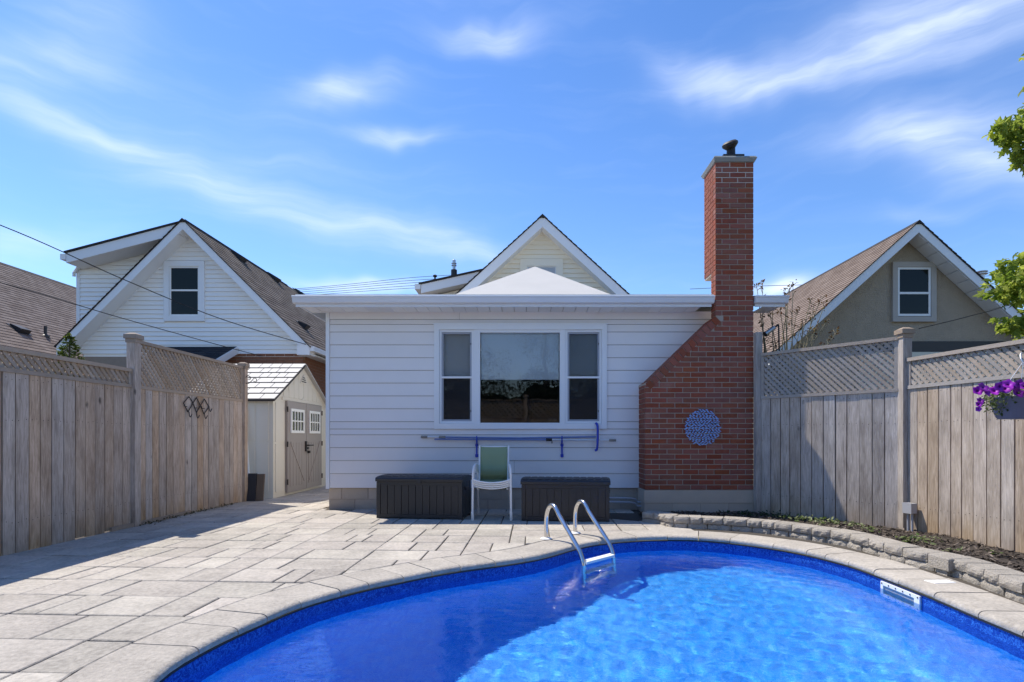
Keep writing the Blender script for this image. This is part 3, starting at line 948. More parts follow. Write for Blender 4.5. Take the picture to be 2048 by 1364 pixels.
def cut_by_coping(q):
    if area(q) < 0: q = q[::-1]
    ins = [inside(a, b, COPE_W + .006) for a, b in q]
    hit = [i for i in range(NE) if in_poly(q, BK[i])]
    if not hit:
        if not any(ins): return q
        if all(ins): return None
        i = nearest(*q[ins.index(True)]); o = outward(i); e = BACK[i]
        c = clip(q, e.x, e.y, o.x, o.y)
        return c if len(c) > 2 else None
    if hit[0] == 0 and hit[-1] == NE - 1:          # the run passes the seam of the curve
        cutp = next(k for k in range(len(hit) - 1) if hit[k + 1] - hit[k] > 1)
        hit = hit[cutp + 1:] + [h + NE for h in hit[:cutp + 1]]
    A, B = BACK[(hit[0] - 1) % NE], BACK[(hit[-1] + 1) % NE]
    t = (B - A).normalized(); n = Vector((-t.y, t.x, 0))
    c = clip(q, A.x, A.y, n.x, n.y)
    if len(c) < 3: return None
    mid = [tuple(BK[h % NE]) for h in hit[1:-1:3]]
    for k in range(len(c)):
        a, b = c[k], c[(k + 1) % len(c)]
        if all(abs((w[0] - A.x) * n.x + (w[1] - A.y) * n.y) < 1e-5 for w in (a, b)) and mid:
            d = (b[0] - a[0]) * t.x + (b[1] - a[1]) * t.y
            lo, hi = sorted(((a[0] - A.x) * t.x + (a[1] - A.y) * t.y, (b[0] - A.x) * t.x + (b[1] - A.y) * t.y))
            mm = [w for w in mid if lo + .02 < (w[0] - A.x) * t.x + (w[1] - A.y) * t.y < hi - .02]
            return c[:k + 1] + (mm if d > 0 else mm[::-1]) + c[k + 1:]
    return c
CW, RH = .845, .412
pat = [(.52, .325), (.325, .52), (.26, .26, .325), (.42, .425), (.325, .26, .26), (.26, .325, .26), (.42, .165, .26), (.165, .26, .42), (.26, .585)]
def shear(x, y):
    return (x + .0176 * (y - 3.8), y - .055 * (x + 1.2))
for ci in range(-5, 6):
    cx0 = -2.31 + ci * CW
    for ri in range(-5, 29):
        cy0 = 2.962 + RH * ri + rnd.uniform(-.006, .006)
        x = cx0
        for w in rnd.choice(pat):
            gp = .006
            q = [shear(*p) for p in ((x + gp, cy0 + gp), (x + w - gp, cy0 + gp), (x + w - gp, cy0 + RH - gp), (x + gp, cy0 + RH - gp))]
            q = [(a + rnd.uniform(-.003, .003), b + rnd.uniform(-.003, .003)) for a, b in q]
            x += w
            mx_, my_ = sum(a for a, b in q) / 4, sum(b for a, b in q) / 4
            if my_ < 1.9 or (mx_ > -2.9 and my_ > 8.7) or my_ > 13.4: continue
            if my_ > 6 and mx_ > 1.75: continue
            q = clip(q, FLX + .02, 0, 1, 0)
            if my_ > 8.4: q = clip(q, -2.99, 0, -1, 0) if mx_ < -2.7 else q
            if len(q) < 3: continue
            q = clip(q, 0, 8.62, 0, -1) if mx_ > -3.0 else q
            if len(q) < 3: continue
            if abs(area(q)) < .004: continue
            mx_, my_ = sum(a for a, b in q) / len(q), sum(b for a, b in q) / len(q)
            dd = np.hypot(EN[:, 0] - mx_, EN[:, 1] - my_); i = int(np.argmin(dd))
            if dd[i] < 1.1 or inside(mx_, my_):
                # trim along the coping's back edge, following its curve
                q = cut_by_coping(q)
                if q is None: continue
            # stop at the retaining wall
            sw = min(range(len(wpath)), key=lambda z: (wpath[z].x - mx_) ** 2 + (wpath[z].y - my_) ** 2)
            pw, nw_ = wat(WL[sw])
            if my_ > 3 and (mx_ - pw.x) ** 2 + (my_ - pw.y) ** 2 < .6:
                q = clip(q, pw.x + .02 * nw_.x, pw.y + .02 * nw_.y, -nw_.x, -nw_.y)
                if len(q) < 3: continue
            if abs(area(q)) < .004: continue
            if area(q) < 0: q = q[::-1]
            MB().chamfer(q, -.045, -.001 + rnd.uniform(-.0025, .0025), .0055, .005).obj('paver', M['paver'], patio)
# ================================================================== the house with the sun room
WY = 8.555                      # front wall plane
def wx(u): return (u - CX) / F * WY
def wz(v): return H - (v - HY) / F * WY
house = thing('house', 'white sided rear sun room of a bungalow with wide window and brick chimney', 'house', (0, WY, 0))
XL, XR = wx(653), 3.34
Z0, Z1 = wz(976), 2.965
wl, wr, wt_, wb = wx(869), wx(1213), wz(649), wz(858)       # window casing
ol, orr, ot, ob = wx(879), wx(1203), wz(660), wz(847)      # opening

# shell: walls with the window opening, an unlit room behind
m = MB(); T = .16
m.box((XL + .02, WY, Z0), (ol, WY + T, Z1)); m.box((orr, WY, Z0), (XR, WY + T, Z1))
m.box((ol, WY, Z0), (orr, WY + T, ob)); m.box((ol, WY, ot), (orr, WY + T, Z1))
m.box((XL + .03, WY + T, Z0), (XL + .03 + T, 12.45, Z1)); m.box((XR - T, WY + T, 0), (XR, 12.45, Z1)); m.box((XL + .02, 12.45, 0), (XR, 12.6, Z1))
m.obj('wall', M['room'], house)
box('room_floor', (XL + .2, WY + T, .30), (XR - .2, 12.44, .36), M['room'], house)

# lap siding, one board a course, cut round the window
rows = [976, 947.2, 921.2, 895.2, 869.6, 843.4, 817.6, 791.9, 766.2, 740.9, 715.6, 689.9, 664.2, 639.0]
zs = [wz(v) for v in rows]
def lap(xa, xb, za, zb, y=WY, mt='siding', proud=.020, par=house):
    m = MB(); za, zb = za + .003, zb - .003; sec = [(y, za), (y - proud, za), (y - proud, za + .010), (y - .007, zb), (y, zb)]  # gap bares the dark wall core, standing in for the lap's shadow line
    k = len(sec)
    m.v = [(xa, a, b) for a, b in sec] + [(xb, a, b) for a, b in sec]
    m.f = [tuple(range(k)), tuple(k + i for i in reversed(range(k)))] + [(i, k + i, k + (i + 1) % k, (i + 1) % k) for i in range(k)]
    return m.obj('siding_board', M[mt], par)
for i, (za, zb) in enumerate(zip(zs, zs[1:])):
    xa, xb = XL + .055, XR
    spans = [(xa, xb)]
    if za < wb < zb:
        lap(xa, xb, za, wb); za = wb
    if za < wt_ < zb:
        lap(xa, xb, wt_, zb); zb = wt_
    if zb > wb + .005 and za < wt_ - .005:
        spans = [(xa, wl - .004), (wr + .004, xb)]
    for a, b in spans:
        if b - a > 3 and rnd.random() < .7:
            c = rnd.uniform(a + 1, b - 1); lap(a, c - .0015, za, zb); lap(c + .0015, b, za, zb)
        else:
            lap(a, b, za, zb)
sx = wx(919)
box('frieze_board', (XL + .055, WY - .024, zs[-1] + .003), (sx - .002, WY, Z1), M['siding'], house)
box('frieze_board', (sx + .002, WY - .020, zs[-1] + .003), (XR, WY, Z1), M['siding'], house)
m = MB(); m.box((XL, WY - .035, Z0 - .01), (XL + .052, WY + .05, Z1)); m.obj('corner_post', M['trim'], house)
# side wall siding (the corner can be looked round)
for i, (za, zb) in enumerate(zip(zs + [], zs[1:] + [Z1])):
    box('siding_board', (XL + .004, WY + .052, za), (XL + .022, 12.4, zb - .004), M['siding'], house)

# foundation of concrete blocks
for r, (a, b) in enumerate(((-.05, .142), (.150, Z0 - .004))):
    x = XL + .03 - (.2 if r else 0)
    while x < 1.75:
        xa, xb = max(x, XL + .03), min(x + .39, 1.75)
        if xb - xa > .05:
            MB().box((xa + .004, WY + .012 + rnd.uniform(-.002, .002), a), (xb - .004, WY + .15, b)).obj('foundation_block', M['block'], house)
        x += .40
box('mortar_bed', (XL + .032, WY + .018, -.05), (XR, WY + .14, Z0 - .002), M['mortar'], house)
for r, (a, b) in enumerate(((-.05, .142), (.150, Z0 - .004))):
    y = WY + .16
    while y < 12.4:
        box('foundation_block', (XL + .028, y, a), (XL + .10, y + .39, b), M['block'], house); y += .40

# ---------------------------------------------------------------- the triple window
win = MB()
y0, y1 = WY - .045, WY + .02
cw_l, cw_t = ol - wl, wt_ - ot
win.box((wl, y0, ot), (wr, y1, wt_)); win.box((wl, y0, wb), (wr, y1, ob)); win.box((wl, y0 + .002, ob), (ol, y1, ot)); win.box((orr, y0 + .002, ob), (wr, y1, ot))
win.box((wl - .012, y0 - .012, wt_ - .004), (wr + .012, y1, wt_ + .012))
window = win.obj('window', M['trim'], house)
def frame(name, xa, xb, za, zb, w, ya, yb, mt, par):
    m = MB()
    m.box((xa, ya, zb - w), (xb, yb, zb)); m.box((xa, ya, za), (xb, yb, za + w)); m.box((xa, ya + .001, za + w), (xa + w, yb, zb - w)); m.box((xb - w, ya + .001, za + w), (xb, yb, zb - w))
    return m.obj(name, M[mt], par)
gl, gr = wx(960.4), wx(1119.4)
box('mullion', (wx(948), WY - .030, ob), (gl, WY + .06, ot), M['trim'], window)
box('mullion', (gr, WY - .030, ob), (wx(1130.5), WY + .06, ot), M['trim'], window)
m = MB(); m.box((gl, WY - .024, wz(665.5)), (gr, WY + .06, ot)); m.box((gl, WY - .024, ob), (gr, WY + .06, wz(845.6))); m.obj('frame', M['trim'], window)
def pane(xa, xb, za, zb, y, par=window):
    MB().quad((xa, y, za), (xb, y, za), (xb, y, zb), (xa, y, zb)).obj('pane', M['glass'], par)
pane(gl, gr, wz(845.6), wz(665.5), WY + .02)
for (ua, ub) in ((879, 948), (1130.5, 1203)):
    xa, xb = wx(ua), wx(ub)
    frame('frame', xa + .002, xb - .002, ob + .002, ot - .002, .032, WY - .018, WY + .06, 'trim', window)
    frame('sash', xa + .036, xb - .036, ob + .036, ot - .036, .024, WY - .004, WY + .02, 'greyframe', window)
    zc = wz(755)
    box('meeting_rail', (xa + .03, WY - .028, zc - .014), (xb - .03, WY + .01, zc + .014), M['trim'], window)
    pane(xa + .055, xb - .055, ob + .05, ot - .05, WY + .022)
    MB().quad((xa + .055, WY + .004, ob + .05), (xb - .055, WY + .004, ob + .05), (xb - .055, WY + .004, ot - .05), (xa + .055, WY + .004, ot - .05)).obj('insect_screen', M['screen'], window)
    box('blind', (xa + .04, WY + .07, zc - .0), (xb - .04, WY + .074, ot - .03), M['blind'], window)
    for vv in (688, 822):
        MB().lathe([(.010, 0), (.010, .01), (.006, .014)], (xb - .047, WY - .006, wz(vv)), 8, Vector((0, -1, 0))).obj('latch', M['iron'], window)
box('blind', (gl + .01, WY + .07, wz(757)), (gr - .01, WY + .074, ot), M['blind'], window)
box('blind_rail', (gl + .01, WY + .064, wz(758.5)), (gr - .01, WY + .08, wz(756)), M['trim'], window)

# ---------------------------------------------------------------- eaves
EY = 8.14                        # outer face of the fascia
EL, ER = -3.24, 3.70
CHL, CHR = 2.695, 3.262          # chimney stack passes the eaves here
sz = 2.952
x = EL + .03
k = 0
while x < ER - .03:
    xb = min(x + .1795, ER - .03)
    if not (xb > CHL - .01 and x < CHR):
        m = MB().box((x + .004, EY + .012, sz), (xb - .004, WY + .02, sz + .012))
        if k % 7 in (5, 6):
            for q in range(9):
                xx = x + .02 + q * .0165
                m.box((xx, EY + .06, sz - .004), (xx + .006, WY - .06, sz - .0005))
        m.obj('soffit_panel', M['trim'], house)
    x += .1795; k += 1
def gutter(xa, xb, joints):
    prof = [(0, 0), (-.012, -.002), (-.020, -.012), (-.075, -.035), (-.092, -.050), (-.092, -.058), (-.088, -.066), (-.062, -.082), (-.050, -.112), (-.0, -.118)]
    prof = [(-.098, .0), (-.102, -.006), (-.100, -.018), (-.088, -.030), (-.078, -.055), (-.064, -.088), (-.05, -.098), (0, -.098), (0, -.004)]
    m = MB(); K = len(prof); zt = wz(597) - .115 + .22
    zt = 3.085
    m.v = [(xa, EY + a, zt + b) for a, b in prof] + [(xb, EY + a, zt + b) for a, b in prof]
    m.f = [(i, K + i, K + (i + 1) % K, (i + 1) % K) for i in range(K - 1)] + [tuple(range(K)), tuple(K + i for i in reversed(range(K)))]
    g_ = m.obj('gutter', M['gutter'], house)
    for j in joints:
        m = MB(); pr = [(a * 1.03, b * 1.02) for a, b in prof[:-2]]; K = len(pr)
        m.v = [(j, EY + a - .002, zt + b) for a, b in pr] + [(j + .06, EY + a - .002, zt + b) for a, b in pr]
        m.f = [(i, K + i, K + i + 1, i + 1) for i in range(K - 1)]
        m.obj('gutter_joint', M['gutter'], g_)
    box('fascia', (xa + .02, EY, sz - .006), (xb - .02, EY + .012, zt - .01), M['gutter'], house)
    return g_
gutter(EL - .06, CHL - .006, (EL + .5, .18))
gutter(CHR + .006, ER + .04, ())
box('fascia', (EL, EY + .02, sz - .004), (EL + .02, 12.4, 3.09), M['gutter'], house)
# low roof over the sun room
m = MB()
def roofpanel(xa, xb, y0_, y1_):
    za, zb = 3.088, 3.088 + (y1_ - 8.13) * .14
    z_ = 3.088 + (y0_ - 8.13) * .14
    m.hexa([(xa, y0_, z_ - .04), (xb, y0_, z_ - .04), (xb, y1_, zb - .04), (xa, y1_, zb - .04)], [(xa, y0_, z_ + .012), (xb, y0_, z_ + .012), (xb, y1_, zb + .012), (xa, y1_, zb + .012)])
roofpanel(EL - .02, CHL - .01, 8.11, 8.65); roofpanel(CHR + .01, ER, 8.11, 8.65); roofpanel(EL - .02, ER, 8.652, 12.48)
m.obj('roof', M['membrane'], house)
box('drip_edge', (EL - .03, 8.095, 3.094), (CHL - .012, 8.108, 3.112), M['trim_dirty'], house)
# raised hip of pale membrane against the upper house
A = P(1070, 533, 11.5)
m = MB()
b4 = [(-1.62, 9.3, 3.25), (1.85, 9.3, 3.25), (2.32, 12.48, 3.6), (-1.95, 12.48, 3.6)]
for p, q in zip(b4, b4[1:] + b4[:1]): m.quad(p, q, tuple(A))
m.obj('roof_hip', M['membrane'], house)

# ---------------------------------------------------------------- upper gable of the house
GY = 12.5
ap = P(1085, 430, GY - .35)
sl = .915
def gable(par, apex, slope, half, ywall, yrake, depthy, wallz0, bm_name, wallmat, mt_s, course, trimw, shing, courses, edge_t=.014, fasc='trim', under=.26, sidewins=(), strip=True, ext=None):
    """front gable: wall core, lap boards, rake boards, soffit, two shingled slopes"""
    ax, az = apex.x, apex.z
    lx, rx = (ax - half, ax + half) if ext is None else ext
    zl, zr = az - slope * (ax - lx), az - slope * (rx - ax)
    drop = .035 + trimw * math.hypot(1, slope) * .8
    wa = az - drop                                   # wall apex
    def wedge(z): return (wa - z) / slope
    # core
    hw_l, hw_r = ax - lx - .30, rx - ax - .30
    zl_w, zr_w = wa - slope * hw_l, wa - slope * hw_r
    MB().prism([(ax - hw_l, ywall + .01, wallz0), (ax + hw_r, ywall + .01, wallz0), (ax + hw_r, ywall + .01, zr_w), (ax, ywall + .01, wa), (ax - hw_l, ywall + .01, zl_w)], (0, depthy, 0)).obj(bm_name, wallmat, par)
    # rake boards + soffits + roof slopes
    nrm = math.hypot(1, slope)
    for sgn, ex, ez in ((-1, lx, zl), (1, rx, zr)):
        dv = Vector((ex - ax, 0, ez - az))
        tw = Vector((0, 0, -trimw * nrm))
        MB().prism([(ax, yrake, az - .02), (ex, yrake, ez - .02), (ex, yrake, ez - .02 - trimw * nrm), (ax, yrake, az - .02 - trimw * nrm)], (0, .03, 0)).obj('rake_board', M[fasc], par)
        MB().prism([(ax, yrake + .031, az - .03 - trimw * nrm * .8), (ex, yrake + .031, ez - .03 - trimw * nrm * .8), (ex, yrake + .031, ez - .05 - trimw * nrm * .8), (ax, yrake + .031, az - .05 - trimw * nrm * .8)], (0, ywall - yrake - .02, 0)).obj('soffit', M['trim'], par)
        # deck
        MB().prism([(ax, yrake - .02, az), (ex + sgn * .04, yrake - .02, ez - slope * .04), (ex + sgn * .04, yrake - .02, ez - slope * .04 - edge_t), (ax, yrake - .02, az - edge_t)], (0, depthy + .3, 0)).obj('roof_deck', M['asphalt_edge'], par)
        # shingle courses, real steps
        m = MB(); m.uv = []
        slope_len = dv.length + .05; n = max(2, int(slope_len / courses))
        nv = Vector((slope * sgn, 0, 1)).normalized()
        dn = dv.normalized()
        o = Vector((ax, 0, az))
        ya, yb = yrake - .025, yrake + depthy + .28
        for r in range(n):
            s0 = slope_len * r / n; s1 = slope_len * (r + 1) / n
            up = o + dn * s0 + nv * .003; lo = o + dn * s1 + nv * .014; lo2 = o + dn * s1 + nv * .001
            for (p, q) in ((up, lo), (lo, lo2)):
                m.quad((p.x, ya, p.z), (p.x, yb, p.z), (q.x, yb, q.z), (q.x, ya, q.z))
                m.uv += [(ya, r + .9), (yb, r + .9), (yb, r + .1), (ya, r + .1)]
        # face outwards
        sh = m.obj('shingles', shing, par, fix=False)
        sh['kind'] = 'stuff'
    # ridge cap
    MB().hexa([(ax - .09, yrake - .026, az - .09 * slope + .018), (ax + .09, yrake - .026, az - .09 * slope + .018), (ax, yrake - .026, az + .020)],
              [(ax - .09, yrake + depthy, az - .09 * slope + .018), (ax + .09, yrake + depthy, az - .09 * slope + .018), (ax, yrake + depthy, az + .020)]).obj('ridge_cap', M['asphalt_edge'], par)
    return wa, wedge

wa, wedge = gable(house, ap, sl, 3.0, GY, GY - .35, 6.0, 3.2, 'gable_wall', M['cream'], None, .1, .17, M['shingle_l'], .14, under=.34)
def strips(par, wa, ax, slope, z0, z1, ywall, course, mt, holes=(), inset_=.02, xclip=None):
    z = z0
    while z < min(z1, wa - .03):
        zb = min(z + course, wa - .02)
        w0 = (wa - z) / slope - inset_; w1 = max(.005, (wa - zb) / slope - inset_)
        segs = [(-1e9, 1e9)]
        for (ha, hb, hz0, hz1) in holes:
            if zb > hz0 + .01 and z < hz1 - .01:
                ns = []
                for a, b in segs:
                    if ha > a: ns.append((a, min(b, ha)))
                    if hb < b: ns.append((max(a, hb), b))
                segs = ns
        for a, b in segs:
            if xclip: a, b = max(a, xclip[0]), min(b, xclip[1])
            p0, p1 = max(ax - w0, a), min(ax + w0, b); q0, q1 = max(ax - w1, a), min(ax + w1, b)
            if p1 - p0 < .02: continue
            q0, q1 = min(q0, q1), max(q0, q1)
            MB().hexa([(p0, ywall + .008, z), (p0, ywall - .028, z + .004), (p1, ywall - .028, z + .004), (p1, ywall + .008, z)],
                      [(q0, ywall + .008, zb - .002), (q0, ywall - .002, zb - .002), (q1, ywall - .002, zb - .002), (q1, ywall + .008, zb - .002)]).obj('siding_board', mt, par)
        z += course
gw = (P(1040, 520, GY).x, P(1126, 520, GY).x, 3.6, P(1040, 519, GY).z)
strips(house, wa, ap.x, sl, 3.75, 9, GY, .1035, M['cream'], [gw])
# trim strip under the soffit
for sgn in (-1, 1):
    MB().prism([(ap.x, GY - .02, wa - .005), (ap.x + sgn * 2.2, GY - .02, wa - .005 - sl * 2.2), (ap.x + sgn * 2.2, GY - .02, wa - .045 - sl * 2.2), (ap.x, GY - .02, wa - .045)], (0, .03, 0)).obj('trim_strip', M['cream'], house)
uw = frame('upper_window', gw[0], gw[1], gw[2], gw[3], .155, GY - .045, GY + .02, 'cream', house)
frame('sash', gw[0] + .157, gw[1] - .157, gw[2] + .157, gw[3] - .157, .02, GY - .02, GY + .01, 'trim', uw)
MB().quad((gw[0] + .16, GY - .012, gw[2]), (gw[1] - .16, GY - .012, gw[2]), (gw[1] - .16, GY - .012, gw[3] - .16), (gw[0] + .16, GY - .012, gw[3] - .16)).obj('pane', mat('milky_pane', (.42, .44, .46), .12), uw)
# shed dormer on the far slope
a, b = P(842, 569, 13.0), P(985, 537, 13.0)
dm = MB().prism([(a.x, 13.0, a.z), (b.x, 13.0, b.z), (b.x, 13.0, b.z - .20), (a.x, 13.0, a.z - .20)], (0, 4, 0)).obj('dormer', M['trim'], house)
MB().prism([(a.x - .05, 12.97, a.z + .035), (b.x, 12.97, b.z + .04), (b.x, 12.97, b.z), (a.x - .05, 12.97, a.z - .005)], (0, 4.1, 0)).obj('dormer_roof', M['asphalt_edge'], dm)
MB().prism([(a.x + .22, 13.3, 3.3), (b.x, 13.3, 3.3), (b.x, 13.3, b.z - .2), (a.x + .22, 13.3, a.z - .2)], (0, 3.5, 0)).obj('dormer_wall', M['cream'], dm)
MB().box((a.x - .14, 12.98, a.z - .11), (a.x - .01, 17, a.z + .01)).obj('dormer_gutter', M['trim'], dm)
# flue pipe and wire anchor on the dormer roof
c = P(908, 553, 14.0)
fp = MB().lathe([(.075, -.3), (.075, .16), (.068, .165)], c, 14).obj('flue_pipe', M['black'], house, smooth=True)
MB().lathe([(.038, .16), (.038, .26), (.065, .262), (.065, .275), (.04, .28), (.04, .31), (.065, .312), (.065, .325), (.042, .33), (.042, .40), (.03, .41)], c, 14).obj('flue_cap', M['galv'], fp, smooth=True)
c = P(870, 560, 13.6)
MB().tube([c, c + Vector((0, 0, .10))], .02, 8).lathe([(.02, .06), (.05, .08), (.05, .11), (.015, .13)], c, 10).obj('wire_anchor', M['iron'], house)

# ---------------------------------------------------------------- chimney
CY = 8.10
def cxp(u): return (u - CX) / F * CY
def czp(v): return H - (v - HY) / F * CY
BL, SL_, BR = cxp(1290), cxp(1431), cxp(1507)
zb0, zs0, zs1, ztop = czp(980), czp(768), czp(632), czp(324)
zc = 3.44                        # above this the stack is deeper
YB = 8.62
slope_v = Vector((SL_ - BL, 0, zs1 - zs0)); sn = slope_v.normalized(); spn = Vector((sn.z, 0, -sn.x))   # into the brickwork
g_ = .009
m = MB()
m.prism([(BL + g_, CY + g_, zb0), (BR - g_, CY + g_, zb0), (BR - g_, CY + g_, zs1), (SL_ + g_, CY + g_, zs1), (BL + g_, CY + g_, zs0)], (0, WY - CY - .002, 0))
m.box((SL_ + g_, CY + g_, zs1), (BR - g_, 8.30, zc)); m.box((SL_ + g_, CY + g_, zc), (BR - g_, YB - g_, ztop - .294))
chim = m.obj('chimney', M['mortar'], house)
box('new_mortar', (SL_ + g_ * .7, CY + g_ * .7, ztop - .294), (BR - g_ * .7, YB - g_ * .7, ztop - .001), mat('pale_mortar', (.62, .55, .47), .95, 0, .15, 9), chim)
RHb = (ztop - zb0) / round((ztop - zb0) / .0732); BLn = .2235; jt = .0115
share = {}
nb_front = 0
side = MB()
def brick(x0_, x1_, z, y=CY, dep=.10, face='front'):
    key = (round(x1_ - x0_, 3), round(dep, 3))
    if key not in share:
        L, D = key; h = RHb - jt
        b = MB(); c_ = .004
        # worn front arrises
        b.hexa([(0, c_, 0), (L, c_, 0), (L, D, 0), (0, D, 0)], [(0, c_, h), (L, c_, h), (L, D, h), (0, D, h)])
        k0 = len(b.v)
        b.v += [(c_, 0, c_), (L - c_, 0, c_), (L - c_, 0, h - c_), (c_, 0, h - c_)]
        b.f = [f for f in b.f if set(f) != {0, 1, 4, 5}]
        for q, r_ in (((0, 1), (0, 1)), ((1, 5), (1, 2)), ((5, 4), (2, 3)), ((4, 0), (3, 0))):
            b.f.append((q[0], q[1], k0 + r_[1], k0 + r_[0]))
        b.f.append((k0, k0 + 1, k0 + 2, k0 + 3))
        me = b.mesh('brick')
        bm = bmesh.new(); bm.from_mesh(me); bmesh.ops.recalc_face_normals(bm, faces=bm.faces); bm.to_mesh(me); bm.free()
        me.materials.append(M['brick']); share[key] = me
    o = link('brick', share[key], None, chim)
    o.location = (x0_, y + rnd.uniform(-.0015, .0015), z)
    return o
r = 0; z = zb0
while z < ztop - .02:
    zt_ = z + RHb
    zm = z + RHb * .5
    if zm < zs0: xl = BL
    elif zm < zs1: xl = max(BL, BL + (zm - zs0) / (zs1 - zs0) * (SL_ - BL) + .115 / abs(sn.x) * abs(sn.z) * 1.35)
    else: xl = SL_
    xl = min(xl, SL_) if zm > zs1 else xl
    off = (r % 2) * BLn / 2
    x = BR - off
    edges = [BR] + ([BR - off] if off else [])
    while edges[-1] > xl + .02:
        edges.append(max(xl, edges[-1] - BLn))
    if len(edges) > 2 and edges[-2] - edges[-1] < .05: edges.pop(-2)
    for b_, a_ in zip(edges, edges[1:]):
        brick(a_ + (jt / 2 if a_ > xl + .001 else 0), b_ - (jt / 2 if b_ < BR - .001 else 0), z + jt / 2); nb_front += 1
    # return faces: left side, right side
    if zm < zs0: yb_ = WY - .005
    elif zm < zs1: yb_ = None
    else: yb_ = 8.30 if zm < zc else YB
    h = RHb - jt
    for (xs, th) in ((xl, .10), (BR - .10, .10)):
        yend = yb_ if (xs != BR - .10 or yb_) else WY - .005
        if yend is None: continue
        y = CY + .101 + jt
        if r % 2: yn = y + BLn / 2
        else: yn = y + BLn - .02
        while y < yend - .015:
            ye = min(yn, yend)
            if yend - ye < .04: ye = yend
            side.box((xs - .0005 if xs == xl else xs, y, z + jt / 2), (xs + th + (.0005 if xs != xl else 0), ye - jt, z + jt / 2 + h))
            y = ye; yn = y + BLn
    r += 1; z += RHb
sb = side.obj('side_bricks', M['brick'], chim); sb['kind'] = 'stuff'
# sloping course of bricks on edge
nrl = 15; sl_len = slope_v.length
for i in range(nrl):
    s0 = sl_len * i / nrl + .005; s1 = sl_len * (i + 1) / nrl - .005
    o = Vector((BL, CY - .006, zs0)) + sn * s0
    MB().obox(o, sn * (s1 - s0), Vector((0, WY - CY - .002, 0)), spn * .108 + Vector((0, 0, 0))).obj('brick', M['brick'], chim)
MB().prism([(BL - .004, CY - .004, zs0 + .012), (BL + .045, CY - .004, zs0 + .035), (BL + .095, CY - .004, zs0 - .05), (BL + .06, CY - .004, zs0 - .06), (BL + .03, CY - .004, zs0 - .01), (BL - .004, CY - .004, zs0 - .012)], (0, WY - CY, 0)).obj('mortar_bead', M['mortar'], chim)
# cap slab, flue
zc1 = ztop
m = MB()
m.hexa([(SL_ - .015, CY - .012, zc1), (BR + .015, CY - .012, zc1), (BR + .015, YB + .012, zc1), (SL_ - .015, YB + .012, zc1)], [(SL_ - .035, CY - .04, zc1 + .05), (BR + .04, CY - .04, zc1 + .05), (BR + .04, YB + .04, zc1 + .05), (SL_ - .035, YB + .04, zc1 + .05)])
m.hexa([(SL_ - .035, CY - .04, zc1 + .0505), (BR + .04, CY - .04, zc1 + .0505), (BR + .04, YB + .04, zc1 + .0505), (SL_ - .035, YB + .04, zc1 + .0505)], [(SL_ - .02, CY - .025, zc1 + .075), (BR + .02, CY - .025, zc1 + .075), (BR + .02, YB + .02, zc1 + .075), (SL_ - .02, YB + .02, zc1 + .075)])
m.obj('cap_slab', M['capstone'], chim)
fc = Vector(((SL_ + BR) / 2, 8.24, zc1 + .075))
m = MB().box((fc.x - .15, 8.12, fc.z), (fc.x + .15, 8.4, fc.z + .05)); m.obj('flue_plate', M['iron'], chim)
ft = MB().lathe([(.085, 0), (.062, .03), (.058, .17)], fc + Vector((0, 0, .05)), 18).obj('flue_pot', M['iron'], chim, smooth=True)
axis = Vector((-.30, -.22, 1)).normalized()
MB().lathe([(.062, .05), (.10, .085), (.112, .10), (.112, .125), (.085, .15), (.02, .16)], fc + Vector((.01, 0, .13)), 22, axis).obj('flue_hood', M['iron'], chim, smooth=True)
# footing of the chimney
m = MB().box((BL - .012, CY - .014, .145), (BR + .012, WY, zb0 - .003)); m.obj('foundation_block', M['block'], chim)
x = BL - .012
while x < BR:
    xb = min(x + .40, BR + .012)
    MB().box((x + .003, CY - .010, -.06), (xb - .003, WY, .139)).obj('foundation_block', M['block'], chim); x += .40
box('mortar_bed', (BL - .004, CY - .004, -.06), (BR + .004, WY - .01, .16), M['mortar'], chim)
# ================================================================== white house beyond the fence
def roof_vent(par, c, slope, sgn, size=.26):
    """low box vent lying on a roof slope; c on the roof"""
    dn = Vector((sgn, 0, -slope)).normalized(); nv = Vector((sgn * slope, 0, 1)).normalized(); ey = Vector((0, 1, 0))
    o = Vector(c) - dn * size * .5 - ey * size * .5
    m = MB(); b = [o, o + dn * size, o + dn * size + ey * size, o + ey * size]
    m.hexa(b, [p + nv * .02 for p in b])
    o2 = o + dn * size * .12 + ey * size * .12; s2 = size * .76
    b = [o2, o2 + dn * s2, o2 + dn * s2 + ey * s2, o2 + ey * s2]
    m.hexa([p + nv * .02 for p in b], [b[0] + nv * .06, b[1] + nv * .14, b[2] + nv * .14, b[3] + nv * .06])
    return m.obj('roof_vent', M['black'], par)

NY = 13.4; RY = 13.0
ap2 = P(365, 438, RY)
s2 = 1.0
nh = thing('white_house', 'white vinyl sided gabled house with brown shingles behind the brown fence', 'house', (ap2.x, NY, 0))
wa2, wedge2 = gable(nh, ap2, s2, 2.88, NY, RY, 9.0, 2.98, 'gable_wall', M['vinyl'], None, .1, .15, M['shingle_l'], .15, under=.36)
w2 = (P(330, 523, NY).x, P(411, 523, NY).x, P(330, 643, NY).z, P(330, 523, NY).z)
zbrick = P(500, 708, NY).z
strips(nh, wa2, ap2.x, s2, zbrick, 9, NY, .1045, M['vinyl'], [w2], xclip=(ap2.x - 2.66, ap2.x + 2.56))
for sgn in (-1, 1):
    MB().prism([(ap2.x, NY - .02, wa2 - .005), (ap2.x + sgn * 2.45, NY - .02, wa2 - .005 - s2 * 2.45), (ap2.x + sgn * 2.45, NY - .02, wa2 - .05 - s2 * 2.45), (ap2.x, NY - .02, wa2 - .05)], (0, .03, 0)).obj('trim_strip', M['trim'], nh)
